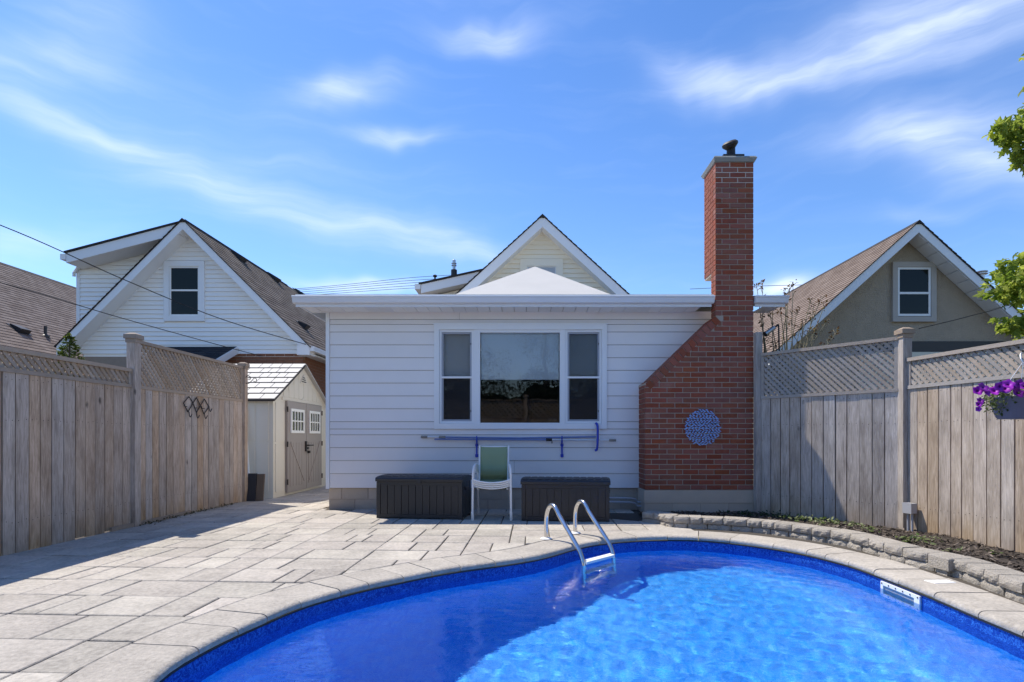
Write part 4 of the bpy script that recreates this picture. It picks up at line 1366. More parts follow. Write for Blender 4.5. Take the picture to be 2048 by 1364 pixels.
nw = frame('window', w2[0], w2[1], w2[2], w2[3], .125, NY - .06, NY + .02, 'trim', nh)
frame('sash', w2[0] + .127, w2[1] - .127, w2[2] + .127, w2[3] - .127, .035, NY - .035, NY, 'whiteplastic', nw)
zc2 = (w2[2] + w2[3]) / 2 + .02
box('meeting_rail', (w2[0] + .16, NY - .036, zc2 - .02), (w2[1] - .16, NY, zc2 + .02), M['whiteplastic'], nw)
for (a, b) in ((w2[2] + .16, zc2 - .02), (zc2 + .02, w2[3] - .16)):
    MB().quad((w2[0] + .16, NY - .018, a), (w2[1] - .16, NY - .018, a), (w2[1] - .16, NY - .018, b), (w2[0] + .16, NY - .018, b)).obj('pane', M['farglass'], nw)
# eaves return, gutter along the right-hand side
ex, ez = ap2.x + 2.88, ap2.z - 2.88
box('eave_return', (ex - .27, RY + .005, ez - .22), (ex + .02, RY + .35, ez + .0), M['trim'], nh)
box('gutter', (ex + .0, RY + .03, ez - .13), (ex + .11, 22, ez - .02), M['trim'], nh)
box('soffit', (ex - .30, RY + .36, ez - .19), (ex + .0, 22, ez - .16), M['trim'], nh)
# brick ground floor
bx0, bx1 = ap2.x - 2.6, P(607, 708, NY).x
bw = MB().box((bx0, NY + .012, 0), (bx1 - .012, 22, zbrick - .004)).obj('brick_wall', M['mortar_dark'], nh)
bricks = MB(); z = .6; r = 0
while z < zbrick - .03:
    x = bx1 - (.11 if r % 2 else 0); xs = [bx1] + ([x] if r % 2 else [])
    while xs[-1] > -8.3: xs.append(xs[-1] - .225)
    for b_, a_ in zip(xs, xs[1:]): bricks.box((a_ + .005, NY, z + .005), (b_ - .005, NY + .02, z + .069))
    y = NY + .021 + (.1 if r % 2 else 0)
    while y < 17:
        bricks.box((bx1 - .02, y + .005, z + .005), (bx1, y + .22, z + .069)); y += .225
    z += .0745; r += 1
ob_ = bricks.obj('bricks', M['brick_old'], bw); ob_['kind'] = 'stuff'
box('stone_sill', (bx1 - .01, 14.9, P(655, 735, 15).z), (bx1 + .05, 16.2, P(655, 735, 15).z + .14), M['cream_plain'], nh)
box('side_window', (bx1 - .01, 15.0, .9), (bx1 + .012, 16.1, P(655, 735, 15).z - .02), M['farglass'], nh)
# little porch roof
pa, pb = P(325, 692, 13.0), P(461, 691, 13.0); pc = P(425, 722, 12.5)
pr = MB().hexa([(pa.x, 13.39, pa.z), (pb.x - .05, 13.39, pb.z), (pb.x - .05, 12.35, pb.z - .48), (pa.x - .2, 12.35, pa.z - .48)],
               [(pa.x, 13.39, pa.z + .04), (pb.x - .05, 13.39, pb.z + .04), (pb.x - .05, 12.35, pb.z - .44), (pa.x - .2, 12.35, pa.z - .44)]).obj('porch_roof', M['asphalt_edge'], nh)
m = MB(); m.uv = []
for r in range(8):
    f0, f1 = r / 8, (r + 1) / 8
    def pp(x, f, l): return (x, 13.39 - 1.05 * f, pa.z + .045 - .48 * f + l)
    m.quad(pp(pa.x - .2, f0, 0), pp(pb.x - .05, f0, 0), pp(pb.x - .05, f1, .012), pp(pa.x - .2, f1, .012)); m.uv += [(pa.x, r + .9), (pb.x, r + .9), (pb.x, r + .1), (pa.x, r + .1)]
    m.quad(pp(pa.x - .2, f1, .012), pp(pb.x - .05, f1, .012), pp(pb.x - .05, f1, 0), pp(pa.x - .2, f1, 0)); m.uv += [(pa.x, r + .4), (pb.x, r + .4), (pb.x, r + .1), (pa.x, r + .1)]
q = m.obj('shingles', M['shingle_d'], pr, fix=False); q['kind'] = 'stuff'
MB().hexa([(pb.x - .048, 13.37, pb.z - .14), (pb.x - .02, 13.37, pb.z - .14), (pb.x - .02, 12.33, pb.z - .60), (pb.x - .048, 12.33, pb.z - .60)],
          [(pb.x - .048, 13.37, pb.z + .03), (pb.x - .02, 13.37, pb.z + .03), (pb.x - .02, 12.33, pb.z - .45), (pb.x - .048, 12.33, pb.z - .45)]).obj('porch_fascia', M['trim'], pr)
# shed dormer on the left slope
DY = 13.55
a, b = P(131, 504, RY), P(358, 444, RY)
dz = (b.z - a.z) / (b.x - a.x)
dd = MB().prism([(a.x, RY + .02, a.z - .02), (b.x, RY + .02, b.z - .02), (b.x, RY + .02, b.z - .26), (a.x, RY + .02, a.z - .24)], (0, 5.5, 0)).obj('dormer', M['trim'], nh)
MB().prism([(a.x - .04, RY - .01, a.z + .02), (b.x + .15, RY - .01, b.z + .02 + dz * .15), (b.x + .15, RY - .01, b.z - .02 + dz * .15), (a.x - .04, RY - .01, a.z - .02)], (0, 5.6, 0)).obj('dormer_roof', M['asphalt_edge'], dd)
cl = P(157, 515, DY)
MB().prism([(cl.x, DY + .01, 3.2), (b.x, DY + .01, 3.2), (b.x, DY + .01, b.z - .2), (cl.x, DY + .01, a.z - .17)], (0, 4.8, 0)).obj('dormer_wall', M['vinyl'], dd)
z = 3.6
while z < b.z - .25:
    zb = z + .1045
    xs = cl.x
    if zb > a.z - .22:                       # sloping top
        xs = max(cl.x, a.x + (zb - (a.z - .22)) / dz)
    xe = min(b.x, ap2.x - (ap2.z - .1 - zb) / s2 + .6)
    if xe - xs > .05:
        MB().hexa([(xs, DY + .005, z), (xs, DY - .028, z + .004), (xe, DY - .028, z + .004), (xe, DY + .005, z)], [(xs, DY + .005, zb - .002), (xs, DY - .002, zb - .002), (xe, DY - .002, zb - .002), (xe, DY + .005, zb - .002)]).obj('siding_board', M['vinyl'], dd)
    z += .1045
box('corner_post', (cl.x - .03, DY - .03, 3.3), (cl.x + .05, DY + .03, a.z - .2), M['trim'], dd)
MB().box((a.x - .15, RY + .03, a.z - .16), (a.x - .02, 18.4, a.z - .03)).obj('dormer_gutter', M['trim'], dd)
MB().tube([(a.x - .06, DY - .06, a.z - .16), (cl.x - .05, DY - .07, a.z - .34), (cl.x - .05, DY - .07, a.z - .42)], .035, 8).obj('downspout', M['trim'], dd)
for (u, v, Y) in ((475, 512, 15.0), (545, 555, 17.3), (598, 585, 19.6)):
    xr = (u - CX) / F * Y; roof_vent(nh, (xr, Y, ap2.z - s2 * abs(xr - ap2.x)), s2, 1, .42)
for Y in (14.4,):
    xr = (604 - CX) / F * Y; roof_vent(nh, (xr, Y, ap2.z - s2 * abs(xr - ap2.x)), s2, 1, .30)

# ================================================================== brown roofed house at the far left
fh = thing('brown_roof_house', 'house with large plain brown shingle roof beyond the white house', 'house', (-17, 20, 0))
fx, fz = -17.0, H + 350 / 1050 * 17.0; fs = .80
gable(fh, Vector((fx, 0, fz)), fs, 4.6, 12.9, 12.5, 16.0, 0, 'wall', M['cream_plain'], None, .1, .15, M['shingle_f'], .15)
def on_far(u, v):
    kx, kz = (u - CX) / F, (HY - v) / F         # X = kx Y, Z = H + kz Y ; Z = fz - fs (X - fx)
    Y = (fz + fs * fx - H) / (kz + fs * kx); return Vector((kx * Y, Y, H + kz * Y))
roof_vent(fh, on_far(38, 660), fs, 1, .42)
c = on_far(91, 672)
MB().lathe([(.10, -.05), (.10, .01), (.04, .05), (.04, .28)], c, 12).obj('vent_pipe', M['black'], fh)
MB().obox(c + Vector((-.16, -.2, -.12 + .16 * fs)), Vector((.36, 0, -.36 * fs)), (0, .4, 0), (.012, 0, .012)).obj('pipe_flashing', M['galv'], fh)

# ================================================================== stucco house to the right
SY = 11.9; SRY = 11.5
ap3 = P(1838, 442, SRY); s3 = .905
sh_ = thing('stucco_house', 'beige stucco gabled house with pinkish brown shingles behind the right fence', 'house', (ap3.x, SY, 0))
wa3, wedge3 = gable(sh_, ap3, s3, 2.95, SY, SRY, 8.5, 0, 'stucco_wall', M['stucco'], None, .1, .155, M['shingle_r'], .125, under=.37)
# soffit boards on the right slope, cut by fine joints
nsb = 14
for i in range(nsb):
    f0, f1 = i / nsb, (i + 1) / nsb - .006
    o = Vector((ap3.x, 0, ap3.z)); e = Vector((2.9, 0, -2.9 * s3))
    p, q = o + e * f0, o + e * f1; dz_ = -.235
    MB().hexa([(p.x, SRY + .034, p.z + dz_ - .014), (q.x, SRY + .034, q.z + dz_ - .014), (q.x, SY - .01, q.z + dz_ - .014), (p.x, SY - .01, p.z + dz_ - .014)],
              [(p.x, SRY + .034, p.z + dz_ - .002), (q.x, SRY + .034, q.z + dz_ - .002), (q.x, SY - .01, q.z + dz_ - .002), (p.x, SY - .01, p.z + dz_ - .002)]).obj('soffit_panel', M['trim'], sh_)
w3 = (P(1783, 525, SY).x, P(1870, 525, SY).x, P(1783, 644, SY).z, P(1783, 525, SY).z)
sw = frame('window', w3[0], w3[1], w3[2], w3[3], .105, SY - .05, SY + .02, 'stuccotrim', sh_)
frame('sash', w3[0] + .107, w3[1] - .107, w3[2] + .12, w3[3] - .107, .045, SY - .03, SY, 'whiteplastic', sw)
zc3 = w3[2] + .60
box('meeting_rail', (w3[0] + .14, SY - .034, zc3 - .025), (w3[1] - .14, SY, zc3 + .02), M['whiteplastic'], sw)
for (a, b) in ((w3[2] + .15, zc3 - .025), (zc3 + .02, w3[3] - .14)):
    MB().quad((w3[0] + .15, SY - .014, a), (w3[1] - .15, SY - .014, a), (w3[1] - .15, SY - .014, b), (w3[0] + .15, SY - .014, b)).obj('pane', M['farglass'], sw)
zd = P(1950, 683, SY).z
box('dark_band', (ap3.x - 1.0, SY - .03, zd - .22), (ap3.x + 2.6, SY + .02, zd), M['black'], sh_)
box('lower_wall', (ap3.x - 1.0, SY - .035, 0), (ap3.x + 2.6, SY + .02, zd - .224), M['cream_plain'], sh_)
c = P(1963, 552, SRY + 1.2)
MB().lathe([(.06, -.4), (.06, .03), (.12, .035), (.12, .05), (.07, .06), (.07, .08), (.12, .085), (.12, .1), (.03, .12)], c, 12).obj('roof_vent', M['galv'], sh_)

# ================================================================== garden shed (door faces the house side)
SX = -4.44; sy0, sy1 = 10.03, 12.72; shx0 = -6.0
zE = 1.79; zA = P(607, 731.5, 11.38).z; ym = (sy0 + sy1) / 2
shed = thing('garden_shed', 'cream resin garden shed with taupe double doors beside the fence end', 'shed', (SX - .8, ym, 0))
m = MB(); m.box((shx0, sy0, .0), (SX, sy1, zE - .01)); m.prism([(SX, sy0, zE - .01), (SX, sy1, zE - .01), (SX, ym, zA - .03)], (shx0 - SX, 0, 0))
m.obj('body', M['shed'], shed)
# embossed panels of the side facing the pool
for (xa, xb, za, zb) in ((-4.72, -4.52, .12, .98), (-4.72, -4.52, 1.02, 1.72), (-5.12, -4.76, .12, .98), (-5.12, -4.76, 1.02, 1.72), (-5.52, -5.16, .12, .98), (-5.52, -5.16, 1.02, 1.72)):
    box('side_panel', (xa, sy0 - .012, za), (xb, sy0 + .005, zb), M['shedside'], shed)
# front corner panels
for (ya, yb) in ((sy0 + .05, 10.47), (12.34, sy1 - .05)):
    for (za, zb) in ((.10, .96), (1.0, 1.70)):
        box('front_panel', (SX - .005, ya + .03, za), (SX + .012, yb, zb), M['shed'], shed)
box('lintel', (SX - .005, sy0 + .35, 1.765), (SX + .02, sy1 - .35, 1.815), M['shed'], shed)
m = MB(); m.prism([(SX + .02, ym - .1, 1.816), (SX + .02, ym + .1, 1.816), (SX + .02, ym, 1.87)], (-.02, 0, 0)); m.obj('lintel_crest', M['shed'], shed)
for i in range(8):
    y = sy0 + .42 + i * .235
    top = zE + (zA - zE) * (1 - abs(y + .11 - ym) / (ym - sy0)) - .12
    if top > 1.9: box('gable_board', (SX - .004, y + .006, 1.83), (SX + .008, y + .229, top), M['shed'], shed)
gv = MB().prism([(SX + .022, ym - .17, zA - .36), (SX + .022, ym + .17, zA - .36), (SX + .022, ym, zA - .18)], (-.02, 0, 0)).obj('gable_vent', M['shed'], shed)
for q in range(3):
    w_ = .11 - q * .032
    box('slot', (SX + .018, ym - w_, zA - .335 + q * .04), (SX + .026, ym + w_, zA - .315 + q * .04), M['iron'], gv)
dw = (10.53, 11.435, 12.26)
for (ya, yb, hinge) in ((10.53, 11.43, -1), (11.445, 12.30, 1)):
    d = box('door', (SX + .004, ya, .05), (SX + .045, yb, 1.755), M['sheddoor'], shed)
    for i in range(5):
        yy = ya + .10 + i * (yb - ya - .2) / 5
        box('door_board', (SX + .044, yy + .005, .16), (SX + .052, yy + (yb - ya - .2) / 5 - .005, .98), M['sheddoor'], d)
    dg = Vector((0, (yb - ya - .26), .74)) if hinge < 0 else Vector((0, -(yb - ya - .26), .74))
    o = Vector((SX + .052, ya + .13 if hinge < 0 else yb - .13, .95)); dg.z = -.74
    MB().obox(o, dg, (.008, 0, 0), Vector((0, .0, .05))).obj('brace', M['sheddoor'], d)
    wy0, wy1 = ya + .13, yb - .13; wz0, wz1 = 1.16, 1.62
    fw = MB()
    fw.box((SX + .045, wy0, wz0), (SX + .065, wy1, wz0 + .05)); fw.box((SX + .045, wy0, wz1 - .05), (SX + .065, wy1, wz1)); fw.box((SX + .045, wy0, wz0 + .05), (SX + .065, wy0 + .05, wz1 - .05)); fw.box((SX + .045, wy1 - .05, wz0 + .05), (SX + .065, wy1, wz1 - .05))
    for q in range(1, 4):
        yy = wy0 + .05 + (wy1 - wy0 - .1) * q / 4; fw.box((SX + .046, yy - .011, wz0 + .05), (SX + .063, yy + .011, wz1 - .05))
    fw.box((SX + .0465, wy0 + .05, (wz0 + wz1) / 2 - .012), (SX + .064, wy1 - .05, (wz0 + wz1) / 2 + .012))
    fw.obj('window_frame', M['whiteplastic'], d)
    MB().quad((SX + .0475, wy0 + .04, wz0 + .04), (SX + .0475, wy1 - .04, wz0 + .04), (SX + .0475, wy1 - .04, wz1 - .04), (SX + .0475, wy0 + .04, wz1 - .04)).obj('pane', M['farglass'], d)
    for zz in (.2, .9, 1.55):
        yh = ya - .005 if hinge < 0 else yb + .005
        MB().tube([(SX + .05, yh, zz), (SX + .05, yh, zz + .1)], .014, 8).obj('hinge', M['iron'], d)
m = MB(); m.box((SX + .045, 11.36, .80), (SX + .075, 11.41, 1.0)); m.tube([(SX + .07, 11.385, .92), (SX + .12, 11.385, .92), (SX + .12, 11.62, .92)], .013, 8)
m.box((SX + .05, 11.42, .84), (SX + .08, 11.5, .88)); m.lathe([(.03, 0), (.03, .05)], (SX + .085, 11.47, .76), 10)
m.obj('latch', M['iron'], shed)
# roof of overlapping resin tiles
sl_ = Vector((0, ym - sy0 + .10, zA - zE + .09)); nr_ = 7
rf = MB().hexa([(shx0 - .05, sy0 - .10, zE - .08), (SX + .07, sy0 - .10, zE - .08), (SX + .07, ym, zA), (shx0 - .05, ym, zA)], [(shx0 - .05, sy0 - .10, zE - .045), (SX + .07, sy0 - .10, zE - .045), (SX + .07, ym, zA + .03), (shx0 - .05, ym, zA + .03)]).obj('roof', M['iron'], shed)
MB().hexa([(shx0 - .05, ym, zA), (SX + .07, ym, zA), (SX + .07, sy1 + .1, zE - .08), (shx0 - .05, sy1 + .1, zE - .08)], [(shx0 - .05, ym, zA + .03), (SX + .07, ym, zA + .03), (SX + .07, sy1 + .1, zE - .045), (shx0 - .05, sy1 + .1, zE - .045)]).obj('rear_roof', M['shedtile'], shed)
nrm_ = Vector((0, -sl_.z, sl_.y)).normalized()
for r in range(nr_):
    p0 = Vector((0, sy0 - .10, zE - .045)) + sl_ * (r / nr_); p1 = Vector((0, sy0 - .10, zE - .045)) + sl_ * ((r + 1) / nr_ - .018)
    x = SX + .068
    first = True
    while x > shx0:
        w = rnd.choice([.16, .2, .24, .28]) if not first else rnd.choice([.1, .18, .26]); first = False
        xb = max(x - w, shx0 - .05)
        a0, a1 = p0 + nrm_ * .016, p1 + nrm_ * .006
        MB().hexa([(xb + .012, p0.y, p0.z), (x - .002, p0.y, p0.z), (x - .002, p1.y, p1.z), (xb + .012, p1.y, p1.z)], [(xb + .012, a0.y, a0.z), (x - .002, a0.y, a0.z), (x - .002, a1.y, a1.z), (xb + .012, a1.y, a1.z)]).obj('tile', M['shedtile'], rf)
        x -= w

# ================================================================== fences
def post(par, c, w, z, mt, cap=True, wd=None):
    c = Vector(c); wd = wd or w
    MB().chamfer([(c.x - w / 2, c.y - wd / 2), (c.x + w / 2, c.y - wd / 2), (c.x + w / 2, c.y + wd / 2), (c.x - w / 2, c.y + wd / 2)], -.05, z, .004).obj('post', mt, par)
    if cap:
        m = MB(); h = w / 2 + .010; h2 = w / 2 + .024
        m.box((c.x - h, c.y - h, z - .085), (c.x + h, c.y + h, z - .04)); m.box((c.x - h2, c.y - h2, z - .039), (c.x + h2, c.y + h2, z + .012))
        m.hexa([(c.x - h2 + .006, c.y - h2 + .006, z + .0122), (c.x + h2 - .006, c.y - h2 + .006, z + .0122), (c.x + h2 - .006, c.y + h2 - .006, z + .0122), (c.x - h2 + .006, c.y + h2 - .006, z + .0122)],
               [(c.x - .03, c.y - .03, z + .035), (c.x + .03, c.y - .03, z + .035), (c.x + .03, c.y + .03, z + .035), (c.x - .03, c.y + .03, z + .035)])
        m.obj('post_cap', M['slat_l'], par)

def panel(par, A, B, face, zb, zl, board, wood, slat, boards_z0=(0, 0), bw=.1395, step=.079, half=.0165):
    """boards from A to B, lattice above from zb to zl; face: unit vector towards the viewer's side"""
    A, B, face = Vector(A), Vector(B), Vector(face)
    e = (B - A); L = e.length; e.normalize()
    n = max(1, round(L / bw))
    ws = [rnd.uniform(.9, 1.1) for _ in range(n)]; cum = [0]
    for q in ws: cum.append(cum[-1] + q * L / sum(ws))
    nails = MB()
    for i in range(n):
        w = cum[i + 1] - cum[i]
        g0, g1 = .003 + rnd.random() * .0045, .003 + rnd.random() * .0045
        o = A + e * (cum[i] + g0) + face * rnd.uniform(.018, .023)
        tilt = rnd.uniform(-.004, .004)
        zb0 = boards_z0[0] + (boards_z0[1] - boards_z0[0]) * i / n + rnd.uniform(-.03, .012)
        wd = w - g0 - g1
        p = [o, o + e * wd, o + e * wd - face * .017, o - face * .017]
        m = MB(); m.hexa([(q.x, q.y, zb0) for q in p], [(q.x + e.x * tilt, q.y + e.y * tilt, zb - .001) for q in p])
        m.obj('board', wood, par)
        for zn in (.29, 1.245, zb - .05):
            for xn in (.03, wd - .03):
                q = o + e * (xn + rnd.uniform(-.006, .006)) + face * .0006
                nails.lathe([(.0045, 0), (.0035, .0012)], (q.x, q.y, zn + rnd.uniform(-.012, .012)), 6, face)
        if i:                                  # narrow board added behind each gap to block light, so the gap stays dark
            o2 = A + e * (cum[i] - .035) - face * .002
            MB().obox((o2.x, o2.y, max(.0, zb0) + .02), e * .07, -face * .012, (0, 0, zb - zb0 - .03)).obj('backing_board', slat, par)
    nails.obj('nails', M['iron'], par)['kind'] = 'stuff'
    def rail(z0, z1, f0, f1, nm='rail'):
        p = [A + face * f1, B + face * f1, B + face * f0, A + face * f0]
        MB().hexa([(q.x, q.y, z0) for q in p], [(q.x, q.y, z1) for q in p]).obj(nm, slat, par)
    rail(zb, zb + .04, -.03, .034)
    rail(zl - .04, zl, -.035, .040)
    rail(.25, .34, -.045, -.003); rail(1.2, 1.29, -.045, -.003)
    z0, z1 = zb + .04, zl - .04; Hh = z1 - z0
    # end stiles
    for o in (A + e * .001, B - e * .041):
        MB().obox(Vector((o.x, o.y, z0)) - face * .02, e * .04, face * .045, (0, 0, Hh)).obj('stile', slat, par)
    for layer, sg in ((0, 1), (1, -1)):
        k = 0
        x = -Hh + rnd.uniform(0, .03)
        while x < L:
            # line x(t) = x + t (sg 1) or mirrored, t = 0..Hh
            ta, tb = max(0, .03 - x), min(Hh, L - .03 - x)
            if tb - ta > .03:
                wdt = half + rnd.uniform(-.0015, .0015)
                def pt(t, s_):
                    xx = x + t
                    if sg < 0: xx = L - xx
                    q = A + e * xx; return Vector((q.x, q.y, z0 + t)) + (e * (sg * -.7071) + Vector((0, 0, .7071))) * s_
                f0 = face * (-.006 + .0125 * layer); f1 = face * .0105
                b4 = [pt(ta, -wdt) + f0, pt(tb, -wdt) + f0, pt(tb, wdt) + f0, pt(ta, wdt) + f0]
                MB().hexa(b4, [q + f1 for q in b4]).obj('lattice_slat', slat, par)
            x += step

lf = thing('fence', 'brown weathered board fence with lattice top along the patio edge', 'fence', (FLX, 6.9, 0))
panel(lf, (FLX, 4.05, 0), (FLX, 6.86, 0), (1, 0, 0), 1.675, 1.905, None, M['wood_l'], M['slat_l'])
panel(lf, (FLX, 6.98, 0), (FLX, 9.56, 0), (1, 0, 0), 1.675, 2.27, None, M['wood_l'], M['slat_l'])
post(lf, (FLX + .012, 6.92, 0), .104, 2.31, M['wood_l'])
post(lf, (FLX + .012, 9.62, 0), .095, 2.31, M['wood_l'])
post(lf, (FLX + .012, 4.0, 0), .115, 2.2, M['wood_l'])
MB().obox((FLX + .024, 6.5, -.01), (.03, 0, 0), (0, 1.55, 0), (0, 0, .055)).obj('edging_board', M['slat_l'], lf)

rf_ = thing('fence', 'grey weathered board fence with lattice top beside the chimney', 'fence', tuple(FR[1]))
e1 = (FR[1] - FR[0]).normalized(); f1 = Vector((-abs(e1.y), -abs(e1.x), 0)).normalized()
f1 = Vector((e1.y, -e1.x, 0)); f1 = f1 if f1.y < 0 and f1.x < .9 else -f1
if f1.dot(Vector((-1, -1, 0))) < 0: f1 = -f1
panel(rf_, FR[0] + e1 * .06, FR[1] - e1 * .06, f1, 1.61, 2.25, None, M['wood_r'], M['slat_r'], (.0, .0))
e2 = (FR[3] - FR[1]).normalized(); f2 = Vector((e2.y, -e2.x, 0))
if f2.x > 0: f2 = -f2
panel(rf_, FR[1] + e2 * .06, FR[3], f2, 1.63, 1.985, None, M['wood_r'], M['slat_r'], (.0, -.04))
post(rf_, FR[1] + f1 * .01, .102, 2.31, M['wood_r'])
post(rf_, FR[0] + e1 * .0, .09, 2.55, M['wood_r'], cap=False)
post(rf_, FR[3] + e2 * .06, .115, 2.3, M['wood_r'])
# ================================================================== deck boxes
def rotz(c, a):
    ca, sa = math.cos(a), math.sin(a); c = Vector(c)
    return lambda x, y, z: (c.x + x * ca - y * sa, c.y + x * sa + y * ca, c.z + z)
def deck_box(A, B, D, Hh, label):
    """A, B: front bottom corners on the ground"""
    A, B = Vector(A), Vector(B); W = (B - A).length; ang = math.atan2(B.y - A.y, B.x - A.x)
    R = rotz(A, ang)
    t = thing('deck_box', label, 'storage box', tuple(A.lerp(B, .5)), 'charcoal storage boxes against the house')
    def bx(m, a, b):
        x0, y0, z0 = a; x1, y1, z1 = b
        return m.hexa([R(x0, y0, z0), R(x1, y0, z0), R(x1, y1, z0), R(x0, y1, z0)], [R(x0, y0, z1), R(x1, y0, z1), R(x1, y1, z1), R(x0, y1, z1)])
    P_ = M['boxplastic']
    hb = Hh - .075
    bx(MB(), (.02, .022, .012), (W - .02, D - .02, hb)).obj('body', P_, t)
    for x0 in (0, W - .05):
        for y0 in (0, D - .05):
            bx(MB(), (x0, y0, 0), (x0 + .05, y0 + .05, hb - .004)).obj('corner_post', P_, t)
    bx(MB(), (.051, .004, .01), (W - .051, .03, .055)).obj('bottom_rail', P_, t)
    bx(MB(), (.051, .004, hb - .05), (W - .051, .03, hb - .004)).obj('top_rail', P_, t)
    n = 11; w = (W - .102) / n
    for i in range(n):
        bx(MB(), (.051 + i * w + .004, .008 + (.003 if i % 2 else 0), .057), (.051 + (i + 1) * w - .004, .03, hb - .052)).obj('slat', P_, t)
    for xs in (0.004, W - .03):
        nn = 4; w2 = (D - .104) / nn
        for i in range(nn):
            bx(MB(), (xs, .052 + i * w2 + .004, .03), (xs + .026, .052 + (i + 1) * w2 - .004, hb - .006)).obj('slat', P_, t)
    # lid: low curved section with a lip
    sec = [(-.012, hb), (-.014, hb + .035), (.0, hb + .052), (.06, hb + .064), (D * .5, hb + .075), (D - .06, hb + .068), (D + .006, hb + .05), (D + .008, hb)]
    m = MB(); K = len(sec)
    m.v = [R(-.012, a, b) for a, b in sec] + [R(W + .012, a, b) for a, b in sec]
    m.f = [tuple(range(K)), tuple(K + i for i in reversed(range(K)))] + [(i, K + i, K + (i + 1) % K, (i + 1) % K) for i in range(K)]
    lid = m.obj('lid', P_, t)
    nb_ = 12; w3 = W / nb_
    for i in range(nb_):
        x0, x1 = i * w3 + .012, (i + 1) * w3 - .012
        m = MB(); ys = [(.05, .0648), (D * .3, .0712), (D * .5, .0772), (D * .75, .0742), (D - .05, .0712)]
        for (ya, za), (yb, zb) in zip(ys, ys[1:]):
            m.hexa([R(x0, ya, hb + za - .006), R(x1, ya, hb + za - .006), R(x1, yb, hb + zb - .006), R(x0, yb, hb + zb - .006)], [R(x0, ya, hb + za + .002), R(x1, ya, hb + za + .002), R(x1, yb, hb + zb + .002), R(x0, yb, hb + zb + .002)])
        m.obj('lid_rib', P_, lid)
    bx(MB(), (W / 2 - .035, -.02, hb - .02), (W / 2 + .035, -.013, hb + .03)).obj('hasp', P_, t)
    bx(MB(), (W + .002, D * .35, hb - .12), (W + .016, D * .65, hb - .08)).obj('handle', P_, t)
deck_box(G(753, 1036), G(924, 1039.5), .50, .565, 'charcoal slatted storage box on the house corner side of the chairs')
deck_box(G(1043, 1041.5), G(1219, 1044), .48, .545, 'charcoal slatted storage box between the chairs and the chimney')

# ================================================================== stack of sling chairs
def chair(dz, dy, label, top=False):
    W = .50; x0 = -.695 + .015; y0 = 7.40 + dy
    t = thing('sling_chair', label, 'chair', (x0 + W / 2, y0 + .25, dz), 'stacked garden chairs')
    r = .0135
    for s in (0, 1):
        x = x0 + W * s; inw = .035 * (1 if s == 0 else -1)
        pts = [(x, y0, .0 + dz), (x + inw * .1, y0 + .01, .40 + dz), (x + inw * .15, y0 + .02, .54 + dz), (x + inw * .35, y0 + .06, .61 + dz), (x + inw * .7, y0 + .14, .64 + dz), (x + inw, y0 + .36, .62 + dz), (x + inw * 1.1, y0 + .46, .60 + dz)]
        MB().tube(smooth_path(pts, 5), r, 10).obj('arm_frame', M['frame_w'], t, smooth=True)
        pts = [(x + inw * 1.6, y0 + .10, .40 + dz), (x + inw * 1.6, y0 + .38, .38 + dz), (x + inw * 1.5, y0 + .46, .46 + dz), (x + inw * 1.4, y0 + .56, .885 + dz)]
        MB().tube(smooth_path(pts, 5), r, 10).obj('back_frame', M['frame_w'], t, smooth=True)
        pts = [(x + inw * .9, y0 + .36, .62 + dz), (x + inw * .9, y0 + .48, .30 + dz), (x + inw * .7, y0 + .58, .0 + dz)]
        MB().tube(smooth_path(pts, 4), r, 10).obj('rear_leg', M['frame_w'], t, smooth=True)
        for (px, py) in ((x, y0), (x + inw * .7, y0 + .58)):
            MB().lathe([(.017, -.002), (.018, .03), (.0137, .035)], (px, py, dz), 10).obj('foot', M['whiteplastic'], t)
    m = MB().tube(smooth_path([(x0 + .006, y0 + .012, .455 + dz), (x0 + .10, y0 + .0, .425 + dz), (x0 + W / 2, y0 - .006, .410 + dz), (x0 + W - .10, y0 + .0, .425 + dz), (x0 + W - .006, y0 + .012, .455 + dz)], 5), .0115, 8)
    m.obj('front_rail', M['frame_w'], t, smooth=True)
    MB().tube([(x0 + .05, y0 + .565, .87 + dz), (x0 + W - .05, y0 + .565, .87 + dz)], .011, 8).obj('top_rail', M['frame_w'], t, smooth=True)
    # slings
    def sheet(name, prof, xa, xb):
        m = MB(); n = 6
        for (y, z, sag) in prof:
            for i in range(n + 1):
                f = i / n; m.v.append((xa + (xb - xa) * f, y + sag * math.sin(math.pi * f), z))
        for a in range(len(prof) - 1):
            for i in range(n): m.f.append((a * (n + 1) + i, a * (n + 1) + i + 1, (a + 1) * (n + 1) + i + 1, (a + 1) * (n + 1) + i))
        o = m.obj(name, M['sling'], t, smooth='all', fix=False)
        md = o.modifiers.new('thick', 'SOLIDIFY'); md.thickness = .004
    sheet('back_sling', [(y0 + .465, .47 + dz, .0), (y0 + .49, .58 + dz, .018), (y0 + .52, .72 + dz, .02), (y0 + .555, .875 + dz, .004), (y0 + .575, .885 + dz, .0)], x0 + .052, x0 + W - .052)
    m = MB(); prof = [(y0 + .015, .425), (y0 + .12, .405), (y0 + .25, .385), (y0 + .38, .385), (y0 + .44, .42)]
    for y, z in prof: m.v += [(x0 + .058, y, z + dz), (x0 + W - .058, y, z + dz)]
    m.f = [(2 * i, 2 * i + 1, 2 * i + 3, 2 * i + 2) for i in range(len(prof) - 1)]
    o = m.obj('seat_sling', M['sling'], t, smooth='all', fix=False); md = o.modifiers.new('thick', 'SOLIDIFY'); md.thickness = .004
chair(.0, .0, 'white framed green sling chair, lowest of the stack by the wall')
chair(.026, -.012, 'white framed green sling chair, second from the bottom of the stack')
chair(.052, -.024, 'white framed green sling chair, third from the bottom of the stack')
chair(.078, -.036, 'white framed chair with green sling back, topmost of the stack')

